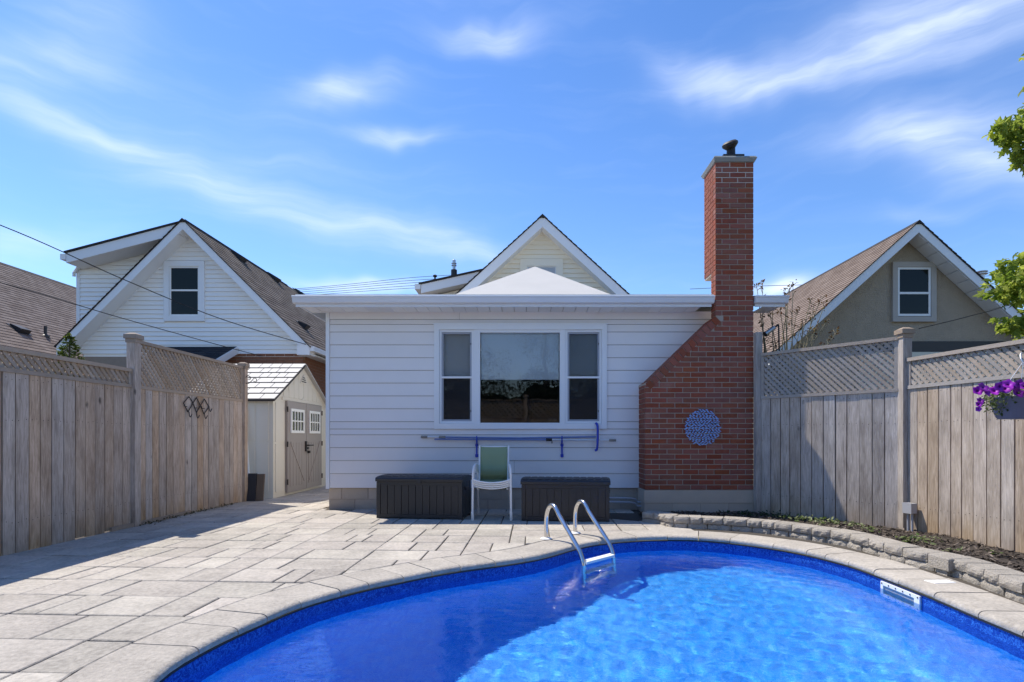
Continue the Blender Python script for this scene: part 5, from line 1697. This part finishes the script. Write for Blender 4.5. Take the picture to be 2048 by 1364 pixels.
# ================================================================== poles and hooks on the wall
def wl_(u, v, d=.05): q = P(u, v, WY - d); return q
t = thing('telescopic_pole', 'upper blue pool pole with silver tip and grey grips on the wall', 'pole', tuple(wl_(1020, 874)), 'pool poles hung under the window')
MB().tube([wl_(853, 874), wl_(886, 874.5)], .014, 10).obj('inner_tube', M['alu'], t, smooth=True)
MB().tube([wl_(842, 873.8), wl_(855, 874)], .019, 10).obj('grip', M['greytip'], t, smooth=True)
MB().tube([wl_(878, 874.3), wl_(891, 874.5)], .019, 10).obj('collar', M['greytip'], t, smooth=True)
MB().tube([wl_(891, 874.5), wl_(1040, 876.2), wl_(1192, 873.5)], .0125, 10).obj('outer_tube', M['bluepaint'], t, smooth=True)
t = thing('telescopic_pole', 'lower blue pool pole ending in a bare silver tube near the chimney', 'pole', tuple(wl_(1020, 879)), 'pool poles hung under the window')
MB().tube([wl_(869, 878.5, .085), wl_(1094, 879.5, .085)], .0125, 10).obj('outer_tube', M['bluepaint'], t, smooth=True)
MB().tube([wl_(1092, 879.5, .085), wl_(1104, 879.6, .085)], .021, 10).obj('collar', M['iron'], t, smooth=True)
MB().tube([wl_(1104, 879.6, .085), wl_(1222, 880.4, .085)], .012, 10).obj('inner_tube', M['alu'], t, smooth=True)
MB().tube([wl_(1218, 880.4, .085), wl_(1232, 880.5, .085)], .019, 10).obj('grip', M['greytip'], t, smooth=True)
MB().lathe([(.012, 0), (.012, .03), (.007, .035)], wl_(1104, 882, .085), 8, Vector((0, 0, -1))).obj('lock_knob', M['greytip'], t)
for u, lab in ((953.5, 'blue plastic pole hook on the wall above the chair stack'), (1124, 'blue plastic pole hook on the wall above the right storage box')):
    t = thing('pole_hook', lab, 'hook', tuple(wl_(u, 890, .03)), 'blue hooks holding the pool poles')
    MB().obox(wl_(u - 1.6, 915, .034), wl_(u + 1.6, 915, .034) - wl_(u - 1.6, 915, .034), (0, .012, 0), (0, 0, .30)).obj('strip', M['blueplastic'], t)
    for v in (891, 912):
        MB().obox(wl_(u - 3, v + 2, .040), wl_(u + 3, v + 2, .040) - wl_(u - 3, v + 2, .040), (0, .014, 0), (0, 0, .042)).obj('clip', M['blueplastic'], t)
    MB().tube(smooth_path([wl_(u, 888, .03), wl_(u, 886, .08), wl_(u, 884, .115), wl_(u, 877, .12), wl_(u, 872, .11)], 4), .009, 8).obj('hook_arm', M['blueplastic'], t, smooth=True)
t = tag(MB().tube(smooth_path([wl_(1192, 846, .06), wl_(1195, 852, .09), wl_(1195.5, 870, .10), wl_(1195, 890, .10), wl_(1193.5, 899, .09), wl_(1190, 901, .08)], 6), .018, 10).obj('curved_handle', M['blueplastic'], None, smooth=True), 'short blue curved handle hanging from the window sill corner', 'handle')

# ================================================================== round metal wall art on the chimney
c = P(1404, 855, CY - .03); Rr = .255
art = thing('wall_art', 'round blue metal wall art of woven leaf shapes on the chimney', 'wall art', tuple(c))
m = MB()
for k in range(9):
    zz = -Rr + .02 + k * (2 * Rr - .04) / 8; ww = math.sqrt(max(0, Rr ** 2 - zz ** 2)) - .02
    if ww > .03: m.tube([(c.x - ww, c.y + .004, c.z + zz), (c.x + ww, c.y + .004, c.z + zz)], .004, 6)
for k in range(28):
    a0, a1 = 2 * math.pi * k / 28, 2 * math.pi * (k + 1) / 28
m.obj('wire_frame', M['iron'], art)
m = MB(); row = 0; zz = -Rr + .012
while zz < Rr - .006:
    ww = math.sqrt(max(.0004, Rr ** 2 - zz ** 2)); x = -ww + (.0 if row % 2 else .018)
    while x < ww - .012:
        L, wd = rnd.uniform(.042, .056), rnd.uniform(.016, .020); a = math.radians(rnd.choice([-24, 24, 30, -30, 6]) if True else 0) + rnd.uniform(-.1, .1)
        yo = -.006 - .012 * (row % 2) + rnd.uniform(-.004, .004)
        cx_, cz_ = c.x + x + .02, c.z + zz + rnd.uniform(-.004, .004)
        d = Vector((math.cos(a), 0, math.sin(a))); s_ = Vector((-math.sin(a), 0, math.cos(a))); n0 = len(m.v)
        o = Vector((cx_, c.y + yo, cz_))
        for f, wv, lift in ((-.5, .0, 0), (-.25, .8, -.004), (0.05, 1, -.007), (.3, .7, -.004), (.5, 0, .003)):
            for sg in (-1, 0, 1):
                p_ = o + d * (f * L) + s_ * (sg * wd * .5 * wv) + Vector((0, lift if sg == 0 else .002, 0)); m.v.append(tuple(p_))
        for i in range(4):
            for j in range(2): m.f.append((n0 + i * 3 + j, n0 + i * 3 + j + 1, n0 + (i + 1) * 3 + j + 1, n0 + (i + 1) * 3 + j))
        x += rnd.uniform(.043, .050)
    row += 1; zz += .0245
o = m.obj('leaf_shapes', M['artblue'], art, smooth='all', fix=False); o['kind'] = 'stuff'

# ================================================================== pool ladder
t = thing('pool_ladder', 'stainless steel pool ladder with white treads at the far pool edge', 'ladder', (.4, 6.2, 0))
dirv = Vector((.35, -.71, 0)); dl = dirv.length; dirv.normalize()
ends = []
for bx_, by_ in ((.225, 6.02), (.562, 6.38)):
    prof = [(0, 0), (0, .12), (.0, .22), (.022, .305), (.075, .36), (.145, .378), (.205, .352), (.255, .295), (.45, .150), (.62, .026), (.70, -.035), (.745, -.10), (.76, -.2), (.76, -.5), (.76, -.9)]
    b = Vector((bx_, by_, 0))
    prof = [(0, 0), (0, .10), (0, .2), (.012, .27), (.05, .335), (.115, .372), (.18, .365), (.235, .325), (.30, .268), (.62, .03), (.70, -.05), (.735, -.13), (.74, -.25), (.74, -.5), (.74, -.85)]
    pts = [b + dirv * d + Vector((0, 0, z)) for d, z in prof]
    MB().tube(smooth_path(pts, 4), .0225, 14).obj('rail', M['steel'], t, smooth=True)
    MB().lathe([(.062, 0), (.064, .006), (.05, .014), (.03, .018)], b + Vector((0, 0, .002)), 22).obj('escutcheon', M['whiteplastic'], t, smooth=True)
    ends.append(b)
for d, z in ((.735, -.118), (.742, -.42), (.742, -.70)):
    A, B = ends[0] + dirv * d, ends[1] + dirv * d
    e = (B - A); s_ = Vector((dirv.x, dirv.y, 0))
    o = A + Vector((0, 0, z)) - s_ * .045 + e * .03
    MB().obox(o, e * .94, s_ * .085, (0, 0, .024)).obj('tread', M['whiteplastic'], t)

# ================================================================== conduits beside the chimney
for k, (v0, lab) in enumerate(((996, 'upper grey conduit running along the house foundation to the chimney'), (1004, 'lower grey conduit running along the house foundation to the chimney'))):
    y = 8.40 - .02 * k
    a, b, c_ = P(1190, v0, y), P(1262, v0 + 1, y), P(1276, v0 + 8, y)
    pts = [a, b, c_, P(1292, v0 + 8.5, y - .12), P(1300, v0 + 12, y - .2), P(1303 - 6 * k, v0 + 24, y - .22)]
    MB_ = MB().tube(smooth_path(pts, 6), .016, 10)
    o = MB_.obj('conduit', M['conduit'], None, smooth=True); tag(o, lab, 'conduit', 'conduits on the foundation')

# ================================================================== junction box on the right fence
c = FR[1] + e2 * .16 + f2 * .05
t = thing('junction_box', 'grey electrical junction box on two conduits in front of the fence', 'junction box', (c.x, c.y, 0))
zt = P(1827, 1006, c.y).z; zb_ = P(1827, 1026, c.y).z
MB().obox(Vector((c.x, c.y, zb_)) - e2 * .055, e2 * .11, f2 * .07, (0, 0, zt - zb_)).obj('box', M['conduit'], t)
MB().obox(Vector((c.x, c.y, zb_ - .002)) - e2 * .06 + f2 * .071, e2 * .12, f2 * .008, (0, 0, zt - zb_ + .006)).obj('cover', M['conduit'], t)
for s_ in (-.028, .028):
    q = c + e2 * s_ + f2 * .035
    MB().tube([(q.x, q.y, -.03), (q.x, q.y, zb_)], .012, 10).obj('conduit', M['conduit'], t, smooth=True)

# ================================================================== iron peg rack on the left fence
t = thing('peg_rack', 'black iron accordion peg rack with hooks on the brown fence', 'peg rack', (FLX + .04, 8.2, 1.5))
def fp_(u, v, d=.035):
    X_ = FLX + d; Y_ = F * X_ / (u - CX); return Vector((X_, Y_, H - (v - HY) / F * Y_))
D_ = [[(367, 806), (378, 793), (386, 806), (376, 824)], [(386, 806), (393, 795), (401, 811), (393, 825)], [(401, 811), (409, 798), (418, 814), (408, 828)]]
for d in D_:
    for a, b in zip(d, d[1:] + d[:1]):
        MB().tube([fp_(*a), fp_(*b)], .007, 6).obj('bar', M['iron'], t)
for (u, v) in ((378, 827), (393, 829), (409, 830), (418, 816), (368, 812), (388, 815), (403, 816)):
    big = v > 820 or u > 415
    L = 8 if big else 3
    pts = [fp_(u, v - 4), fp_(u + 1, v + 4 * big, .045), fp_(u + 3, v + 6 * big + 1, .07), fp_(u + 6, v + 1, .075)]
    MB().tube(smooth_path(pts, 4), .006, 6).obj('hook', M['iron'], t)
# scroll bracket on the end post
t = thing('scroll_bracket', 'small black iron scroll bracket on the fence end post', 'bracket', (FLX + .06, 9.62, 1.9))
def sp(u, v): return P(u, v, 9.60)
MB().tube(smooth_path([sp(490, 771), sp(490, 760), sp(494, 752), sp(500, 753), sp(501, 758), sp(497, 760)], 5), .006, 6).obj('upper_scroll', M['iron'], t)
MB().tube(smooth_path([sp(491, 766), sp(497, 767), sp(503, 762), sp(509, 756), sp(513, 759), sp(511, 764), sp(507, 762)], 5), .006, 6).obj('lower_scroll', M['iron'], t)
MB().tube([sp(489.5, 775), sp(489.5, 750)], .006, 6).obj('back_bar', M['iron'], t)

# boards leaning by the shed
o = tag(MB().hexa([(-4.86, 9.84, 0), (-4.745, 9.84, 0), (-4.745, 9.87, 0), (-4.86, 9.87, 0)], [(-4.95, 9.95, 1.6), (-4.90, 9.95, 1.6), (-4.90, 9.98, 1.6), (-4.95, 9.98, 1.6)]).obj('panel', M['whiteplastic'], None), 'narrow white panel leaning between the fence end and the shed', 'panel')
a, b = G(489, 1003), G(505, 1001)
o = tag(MB().obox((a.x, 9.62, 0), (.145, -.0, 0), (0, .035, 0), (-.02, .10, .46)).obj('plank', M['darkplank'], None), 'short black plank leaning against the shed side', 'plank', 'planks leaning by the shed')
o = tag(MB().obox((a.x + .150, 9.63, 0), (.11, .02, 0), (0, .035, 0), (-.015, .10, .45)).obj('plank', M['trunk'], None), 'short brown plank leaning next to the black plank by the shed', 'plank', 'planks leaning by the shed')

# ================================================================== hanging basket
t = thing('hanging_basket', 'slate blue hanging planter of purple petunias on the right fence', 'planter', (4.42, 5.12, 1.25))
bc = Vector((P(2040, 800, 4.95).x, 4.95, 0)); zt_, zb2 = P(2040, 796, 4.95).z, P(2040, 838, 4.95).z
m = MB(); K = 28
for f, (rx_, ry_) in ((0, (.155, .11)), (.12, (.172, .122)), (1, (.222, .155)), (1.04, (.23, .162)), (1.05, (.21, .145)), (.9, (.20, .14))):
    for k in range(K):
        a = 2 * math.pi * k / K; sc_ = 1 + .02 * (k % 2)
        m.v.append((bc.x + math.copysign(abs(math.cos(a)) ** .75, math.cos(a)) * rx_ * sc_, bc.y + math.copysign(abs(math.sin(a)) ** .75, math.sin(a)) * ry_ * sc_, zb2 + (zt_ - zb2) * f))
for r in range(5):
    for k in range(K): j = (k + 1) % K; m.f.append((r * K + k, r * K + j, (r + 1) * K + j, (r + 1) * K + k))
m.f.append(tuple(reversed(range(K)))); m.f.append(tuple(5 * K + k for k in range(K)))
m.obj('pot', M['pot'], t, smooth=True)
rg = np.random.default_rng(3)
pts = np.concatenate([blob_points(rg, (bc.x - .02, bc.y - .02, zt_ + .05), (.25, .17, .075), 330, .3), blob_points(rg, (bc.x - .23, bc.y - .04, zt_ - .02), (.12, .11, .12), 260, .2), blob_points(rg, (bc.x + .2, bc.y - .05, zt_), (.1, .1, .08), 100, .2)])
fo = foliage('foliage', pts, .036, M['petunialeaf'], t, seed=4); fo['kind'] = 'stuff'
def flower(p, n, r):
    n = Vector(n).normalized(); q = n.to_track_quat('Z', 'Y'); m = MB(); K = 20; rings_ = [(0.12, -.5), (.3, -.12), (.72, .05), (1.0, .03)]
    for rr, hh in rings_:
        for k in range(K):
            a = 2 * math.pi * k / K; lob = 1 + (.13 * math.cos(5 * a) if rr > .5 else 0); wv = .10 * math.sin(5 * a + 1) if rr > .9 else 0
            m.v.append(tuple(Vector(p) + q @ Vector((math.cos(a) * rr * r * lob, math.sin(a) * rr * r * lob, (hh + wv + rnd.uniform(-.05, .05) * (rr > .6)) * r))))
    for i in range(3):
        for k in range(K): j = (k + 1) % K; m.f.append((i * K + k, i * K + j, (i + 1) * K + j, (i + 1) * K + k))
    m.f.append(tuple(range(K)))
    m.obj('flower', M['petal'], t, smooth='all', fix=False)
for (u, v, r) in ((1956, 781, .040), (1967, 774, .045), (1974, 784, .038), (1989, 781, .042), (2000, 773, .040), (2010, 776, .052), (2017, 768, .045), (2037, 785, .046), (2040, 768, .040), (2050, 772, .04), (2028, 774, .03), (1961, 801, .030), (1958, 808, .026), (1957, 818, .022)):
    p = P(u, v, 4.80 + rnd.uniform(-.04, .05)); flower(p, (rnd.uniform(-.6, .4), -1, rnd.uniform(-.1, .8)), r)
hk = P(2046, 724, 5.1)
for (u, v) in ((1996, 795), (2080, 795)):
    MB().tube([P(u, v, 4.95), hk], .003, 5).obj('hanger_wire', M['alu'], t)
MB().tube([P(2040, 795, 5.1), hk], .003, 5).obj('hanger_wire', M['alu'], t)
MB().tube(smooth_path([hk, hk + Vector((0, .02, .04)), hk + Vector((.04, .05, .09)), hk + Vector((.16, .05, .06)), hk + Vector((.20, .04, -.02))], 5), .008, 8).obj('hook', M['galv'], t)

# ================================================================== overhead wires
def wire(pts, r, lab):
    o = MB().tube(smooth_path(pts, 10), r, 6).obj('overhead_wire', M['wire'], None, smooth=True); tag(o, lab, 'wire', 'overhead wires')
wire([P(-500, 270, 7.0), P(0, 450, 9.0), P(250, 560, 10.9), P(440, 637, 12.0), P(612, 689, 12.98)], .0095, 'black service wire sloping down to the eave of the white house')
wire([P(-400, 470, 8.0), P(0, 565, 9.6), P(243, 636, 11.0), P(438, 690, 12.2), P(523, 712, 12.9)], .008, 'black service wire sloping down past the small porch roof')
wire([P(1838, 657, 6.6), P(1940, 632, 6.9), P(2048, 600, 7.3), P(2400, 480, 8.5)], .0055, 'thin black wire rising from the right fence post cap')
for k, (va, vb) in enumerate(((577, 552), (580, 558), (584, 563), (588, 569), (592, 574))):
    wire([P(-200, va + 62, 30), P(600, va, 30), P(868, vb, 30), P(1180, vb - 10, 30)], .012, ['topmost', 'second', 'middle', 'fourth', 'lowest'][k] + ' of the thin distant wires left of the flue pipe')
wire([P(1380, 578, 30), P(1520, 572, 30), P(1700, 566, 30), P(2200, 540, 30)], .012, 'thin distant wire crossing behind the stucco house roof')

# ================================================================== lamp among the twigs beside the chimney
t = thing('flood_lamp', 'small grey metal flood lamp above the fence end near the chimney', 'lamp', tuple(P(1540, 662, 8.4)))
a, b = P(1531, 668, 8.3), P(1549, 655, 8.3)
MB().tube([a, a.lerp(b, .6), b], .034, 14, taper=.9).obj('housing', M['galv'], t, smooth=True)
MB().tube([a + (a - b).normalized() * .012, a], .039, 14).obj('bezel', M['iron'], t, smooth=True)
MB().tube([b, b + (b - a) * .45], .014, 8).obj('stem', M['iron'], t, smooth=True)
MB().tube([b + (b - a) * .45, Vector((3.72, 8.3, 1.9)), Vector((3.72, 8.3, .0))], .012, 8).obj('pole', M['iron'], t)
# ================================================================== plants
rg = np.random.default_rng(11)
def limb(par, pts, r, name='branch', mt='trunk', taper=.35):
    return MB().tube(smooth_path(pts, 5), r, 9, taper=taper).obj(name, M[mt], par, smooth=True)

# maple reaching in from the right
mt = thing('maple_tree', 'bright green maple reaching in over the right fence', 'tree', (7.4, 6.0, 0))
limb(mt, [(7.4, 6.0, -.05), (7.35, 6.0, 1.5), (7.45, 6.05, 3.0), (7.4, 6.1, 5.2), (7.5, 6.1, 7.0)], .19, 'trunk', taper=.3)
sprays = [((4.95, 5.9, 2.62), (.26, .26, .20), 150), ((5.15, 6.0, 2.86), (.28, .28, .20), 150), ((5.06, 5.9, 2.26), (.27, .3, .13), 130), ((5.35, 6.0, 2.2), (.25, .3, .18), 110), ((5.45, 6.1, 2.75), (.4, .4, .4), 240),
          ((4.92, 5.9, 4.28), (.16, .18, .14), 70), ((5.12, 6.0, 4.22), (.16, .25, .22), 110), ((5.22, 6.0, 4.0), (.12, .2, .16), 70), ((5.5, 6.1, 4.4), (.35, .4, .4), 200),
          ((5.27, 6.0, 4.72), (.07, .1, .16), 20), ((5.24, 6.0, 5.1), (.05, .1, .05), 6)]
sprays = [((c[0] + (.07 if c[2] < 3.5 else .06), c[1], c[2]), tuple(q * .85 for q in r), int(n * .95)) for c, r, n in sprays]
pts = [blob_points(rg, c, r, n, .15) for c, r, n in sprays]
for _ in range(46):
    c = np.array((7.4, 6.1, 4.9)) + rg.normal(size=3) * np.array((1.0, 1.15, 1.5))
    c[0] = max(c[0], .93 * c[1] + .75)
    pts.append(blob_points(rg, c, (.5, .5, .35), 70, .2))
for c, r, n in sprays[:9]:
    for q in range(5):
        f = rg.uniform(.15, .75); p = np.array(c) * (1 - f) + np.array((7.4, 6.05, c[2] + .2)) * f + rg.normal(size=3) * (.1, .25, .22)
        p[0] = max(p[0], .93 * p[1] + .1)
        pts.append(blob_points(rg, p, (.32, .34, .24), 75, .15))
cr = foliage('crown', np.concatenate(pts), .085, M['leaf'], mt, 'maple', 6, (0, 1), .35, .8)
for c, r, n in sprays[:9]:
    limb(mt, [(7.4, 6.05, c[2] - .7 + rg.uniform(-.3, .2)), (6.4, 6.05 + rg.uniform(-.3, .3), c[2] - .1 + rg.uniform(-.15, .15)), (5.7, c[1] + .05, c[2] + .05), (c[0] + .1, c[1], c[2])], .03, taper=.25)

# bare bronze-leaved shrub between the fence and the stucco house
sb_ = thing('budding_shrub', 'sparse twiggy shrub with bronze young leaves behind the fence by the chimney', 'shrub', (4.1, 8.9, 0))
tips = []
tw = MB()
stems = []
r9 = random.Random(21)
targets = [(1522, 640), (1535, 600), (1545, 622), (1560, 615), (1575, 602), (1580, 575), (1586, 572), (1594, 620), (1605, 640), (1622, 598), (1628, 610), (1640, 600), (1648, 612), (1600, 655), (1635, 655), (1655, 640), (1662, 670), (1675, 662), (1530, 680), (1550, 690), (1645, 690), (1660, 690), (1513, 570), (1525, 565), (1568, 580)]
for i, (u, v) in enumerate(targets):
    Yt = 8.9 + r9.uniform(-.35, .35)
    tp = P(u, v, Yt)
    base = P(1572 + r9.uniform(-14, 26) if u > 1530 else 1540, 760, 8.95)
    base.z = 1.6
    mid = base.lerp(tp, .5) + Vector((r9.uniform(-.06, .06), 0, r9.uniform(0, .12)))
    path = smooth_path([base, mid, tp], 7)
    tw.tube(path, .011, 6, taper=.35)
    for k in range(4, len(path)):
        for _ in range(r9.choice([0, 1, 1])):
            d = Vector((r9.uniform(-1, 1), r9.uniform(-1, 1), r9.uniform(.1, 1))).normalized() * r9.uniform(.04, .13)
            tw.tube([path[k], path[k] + d], .0045, 5); tips.append(path[k] + d)
    tips += [tp, tp + Vector((.02, 0, .03)), tp - Vector((.02, .0, .02)), tp + Vector((0, .02, -.04))]
tw.tube([(3.98, 8.95, -.02), (4.0, 8.95, .9), (4.05, 8.95, 1.65)], .05, 9)
tw.obj('stems', M['twig'], sb_)['kind'] = 'stuff'
tp = np.array([(q.x, q.y, q.z) for q in tips]); tp = np.repeat(tp, 2, 0) + rg.normal(size=(len(tp) * 2, 3)) * .012
foliage('young_leaves', tp, .05, M['budleaf'], sb_, 'leaf', 8)

# conifer tip behind the left fence
cf = thing('cedar_tree', 'small pointed yellow green cedar top behind the left fence', 'tree', tuple(P(139, 690, 9.0).xy) + (0,))
c = P(139, 668, 9.0); pts = []
for _ in range(3200):
    f = rg.random() ** .7; h = f * 1.6; rr = (.02 + .17 * min(1, h / .4)) * rg.uniform(.6, 1.0); a = rg.uniform(0, 6.28)
    pts.append((c.x + rr * math.cos(a), c.y + rr * math.sin(a), c.z - h))
foliage('crown', np.array(pts), .055, M['conifer'], cf, 'leaf', 9, (0, 1), .9)
MB().tube([(c.x, c.y, -.02), (c.x, c.y, c.z - .1)], .035, 8, taper=.3).obj('trunk', M['trunk'], cf)

# clumps in the planting bed
def clump(u, v, n, spread, size, mtl, lab, group, name, up=.9, tone=(0, 1)):
    g_ = G(u, v, .06)
    t = thing(name, lab, 'plant', tuple(g_), group)
    pts = np.stack([g_.x + rg.normal(size=n) * spread, g_.y + rg.normal(size=n) * spread * .7, .055 + rg.random(n) * .05], 1)
    foliage('leaves', pts, size, M[mtl], t, 'leaf', int(u), tone, up)
    tw = MB()
    for p in pts[::3]: tw.tube([(p[0], p[1], .02), (p[0], p[1], p[2])], .002, 4)
    tw.obj('stems', M['ivy'], t)['kind'] = 'stuff'
for (u, v, n, s_, lab) in ((1604, 1039, 70, .14, 'variegated pale leaved plant behind the wall where the chimney shadow ends'), (1662, 1047, 60, .12, 'variegated pale leaved plant second along the bed from the chimney'), (1705, 1051, 22, .07, 'small variegated plant third along the bed from the chimney'),
                          (1742, 1062, 22, .06, 'small variegated plant in the mulch left of the junction box'), (1832, 1082, 60, .10, 'bright green variegated plant below the junction box')):
    clump(u, v, n, s_, .05, 'variegated', lab, 'variegated plants in the bed', 'variegated_plant')
for (u, v, n, s_, lab) in ((1480, 1031, 90, .17, 'low dark green ground ivy at the chimney foot'), (1545, 1033, 90, .15, 'low dark green ground ivy at the foot of the shaded fence boards')):
    clump(u, v, n, s_, .045, 'ivy', lab, 'dark ivy in the bed', 'ground_ivy')
for (u, v, lab) in ((1905, 1106, 'tiny green sprout in the mulch right of the wall corner'), (1990, 1110, 'tiny pale sprout in the mulch at the right edge')):
    clump(u, v, 10, .03, .04, 'variegated', lab, 'variegated plants in the bed', 'variegated_plant')
# weeds and leaf litter along the foot of the left fence
pts = np.stack([FLX + .05 + np.abs(rg.normal(size=260)) * .05, rg.uniform(6.9, 9.2, 260), .004 + rg.random(260) * .02], 1)
wd = foliage('leaf_litter', pts, .035, M['variegated'], None, 'leaf', 12, (0, .8), .8)
wd.data.materials[0] = leaf_mat('dry_litter', (.05, .055, .02), (.22, .17, .10), .1)
tag(wd, 'dry leaf litter and weeds along the foot of the brown fence', 'leaf litter', kind='stuff')

# ================================================================== across the yard (what the window mirrors)
BY = -2.2
bf = thing('fence', 'lattice topped fence across the yard, mirrored in the window', 'fence', (0, BY, 0))
panel(bf, (-4.7, BY, 0), (-.05, BY, 0), (0, 1, 0), 1.75, 2.36, None, M['wood_l'], M['slat_l'], step=.15, half=.030)
panel(bf, (.07, BY, 0), (4.9, BY, 0), (0, 1, 0), 1.75, 2.36, None, M['wood_l'], M['slat_l'], step=.15, half=.030)
for x in (0.01, -4.75, 4.95): post(bf, (x, BY + .01, 0), .115, 2.5, M['wood_l'])
for (x, y, hh, rx_, lab) in ((-2.6, -6.5, 6.5, 2.1, 'leafy green tree mirrored at the left of the big pane'), (1.0, -9.5, 8.0, 2.4, 'tall leafy tree mirrored in the middle of the big pane'), (4.4, -5.8, 4.2, 1.5, 'dense green tree mirrored in the right side pane'), (-6.2, -7.5, 6.5, 2.2, 'leafy tree mirrored in the left side pane')):
    t = thing('leafy_tree', lab, 'tree', (x, y, 0), 'trees mirrored in the window')
    limb(t, [(x, y, -.05), (x + .1, y, hh * .3), (x - .1, y, hh * .6), (x, y, hh * .85)], .16, 'trunk')
    pts = []
    for _ in range(30):
        c = np.array((x, y, hh * .62)) + rg.normal(size=3) * np.array((rx_ * .45, rx_ * .4, hh * .17))
        pts.append(blob_points(rg, c, (rx_ * .34, rx_ * .34, rx_ * .26), 150, .3))
    foliage('crown', np.concatenate(pts), .11, M['leafdark'], t, 'leaf', int(x * 10) + 90)
hg = thing('hedge', 'dark hedge added behind the far fence to darken the window reflection', 'hedge', (0, -3.3, 0))  # hedge added so the lower panes mirror something dark
pts = np.stack([rg.uniform(-6.5, 7.5, 24000), -3.3 + rg.normal(size=24000) * .32, rg.random(24000) ** .7 * 3.2 + .1], 1)
pts[:, 2] += .25 * np.sin(pts[:, 0] * 2.1) + .15 * np.sin(pts[:, 0] * 5.3)
foliage('foliage', pts, .10, M['hedgeleaf'], hg, 'leaf', 77)
m = MB(); xs = np.arange(-6.5, 7.6, .3)
for x0_, x1_ in zip(xs, xs[1:]):
    h0, h1 = (2.75 + .25 * math.sin(q * 2.1) + .15 * math.sin(q * 5.3) for q in (x0_, x1_))
    m.hexa([(x0_, -3.45, .15), (x1_, -3.45, .15), (x1_, -3.3, .15), (x0_, -3.3, .15)], [(x0_, -3.45, h0), (x1_, -3.45, h1), (x1_, -3.3, h1), (x0_, -3.3, h0)])
m.obj('dark_core', M['ivy'], hg)['kind'] = 'stuff'  # solid dark slab added to stop sky showing through the leaves
for x in np.arange(-6.2, 7.4, .9): limb(hg, [(x, -3.35, -.05), (x, -3.35, 1.2), (x + .1, -3.35, 2.4)], .05, 'stem')
bh = thing('white_house', 'white sided house across the yard, mirrored at the right of the big pane', 'house', (7.0, -10, 0))
gy = -9.0
MB().prism([(3.2, gy, 0), (9.6, gy, 0), (9.6, gy, 3.2), (6.4, gy, 6.2), (3.2, gy, 3.2)], (0, -7, 0)).obj('wall', M['vinyl'], bh)
z = 1.6
while z < 6.0:
    w = 3.2 if z < 3.2 else (6.2 - z) / 3.0 * 3.2
    if w > .1: MB().hexa([(6.4 - w, gy + .03, z), (6.4 + w, gy + .03, z), (6.4 + w, gy + .002, z), (6.4 - w, gy + .002, z)], [(6.4 - w, gy + .006, z + .195), (6.4 + w, gy + .006, z + .195), (6.4 + w, gy + .002, z + .195), (6.4 - w, gy + .002, z + .195)]).obj('siding_board', M['vinyl'], bh)
    z += .2
for sg in (-1, 1):
    MB().prism([(6.4, gy + .4, 6.35), (6.4 + sg * 3.6, gy + .4, 2.98), (6.4 + sg * 3.6, gy + .4, 2.8), (6.4, gy + .4, 6.17)], (0, -7.8, 0)).obj('roof_slope', M['asphalt_edge'], bh)
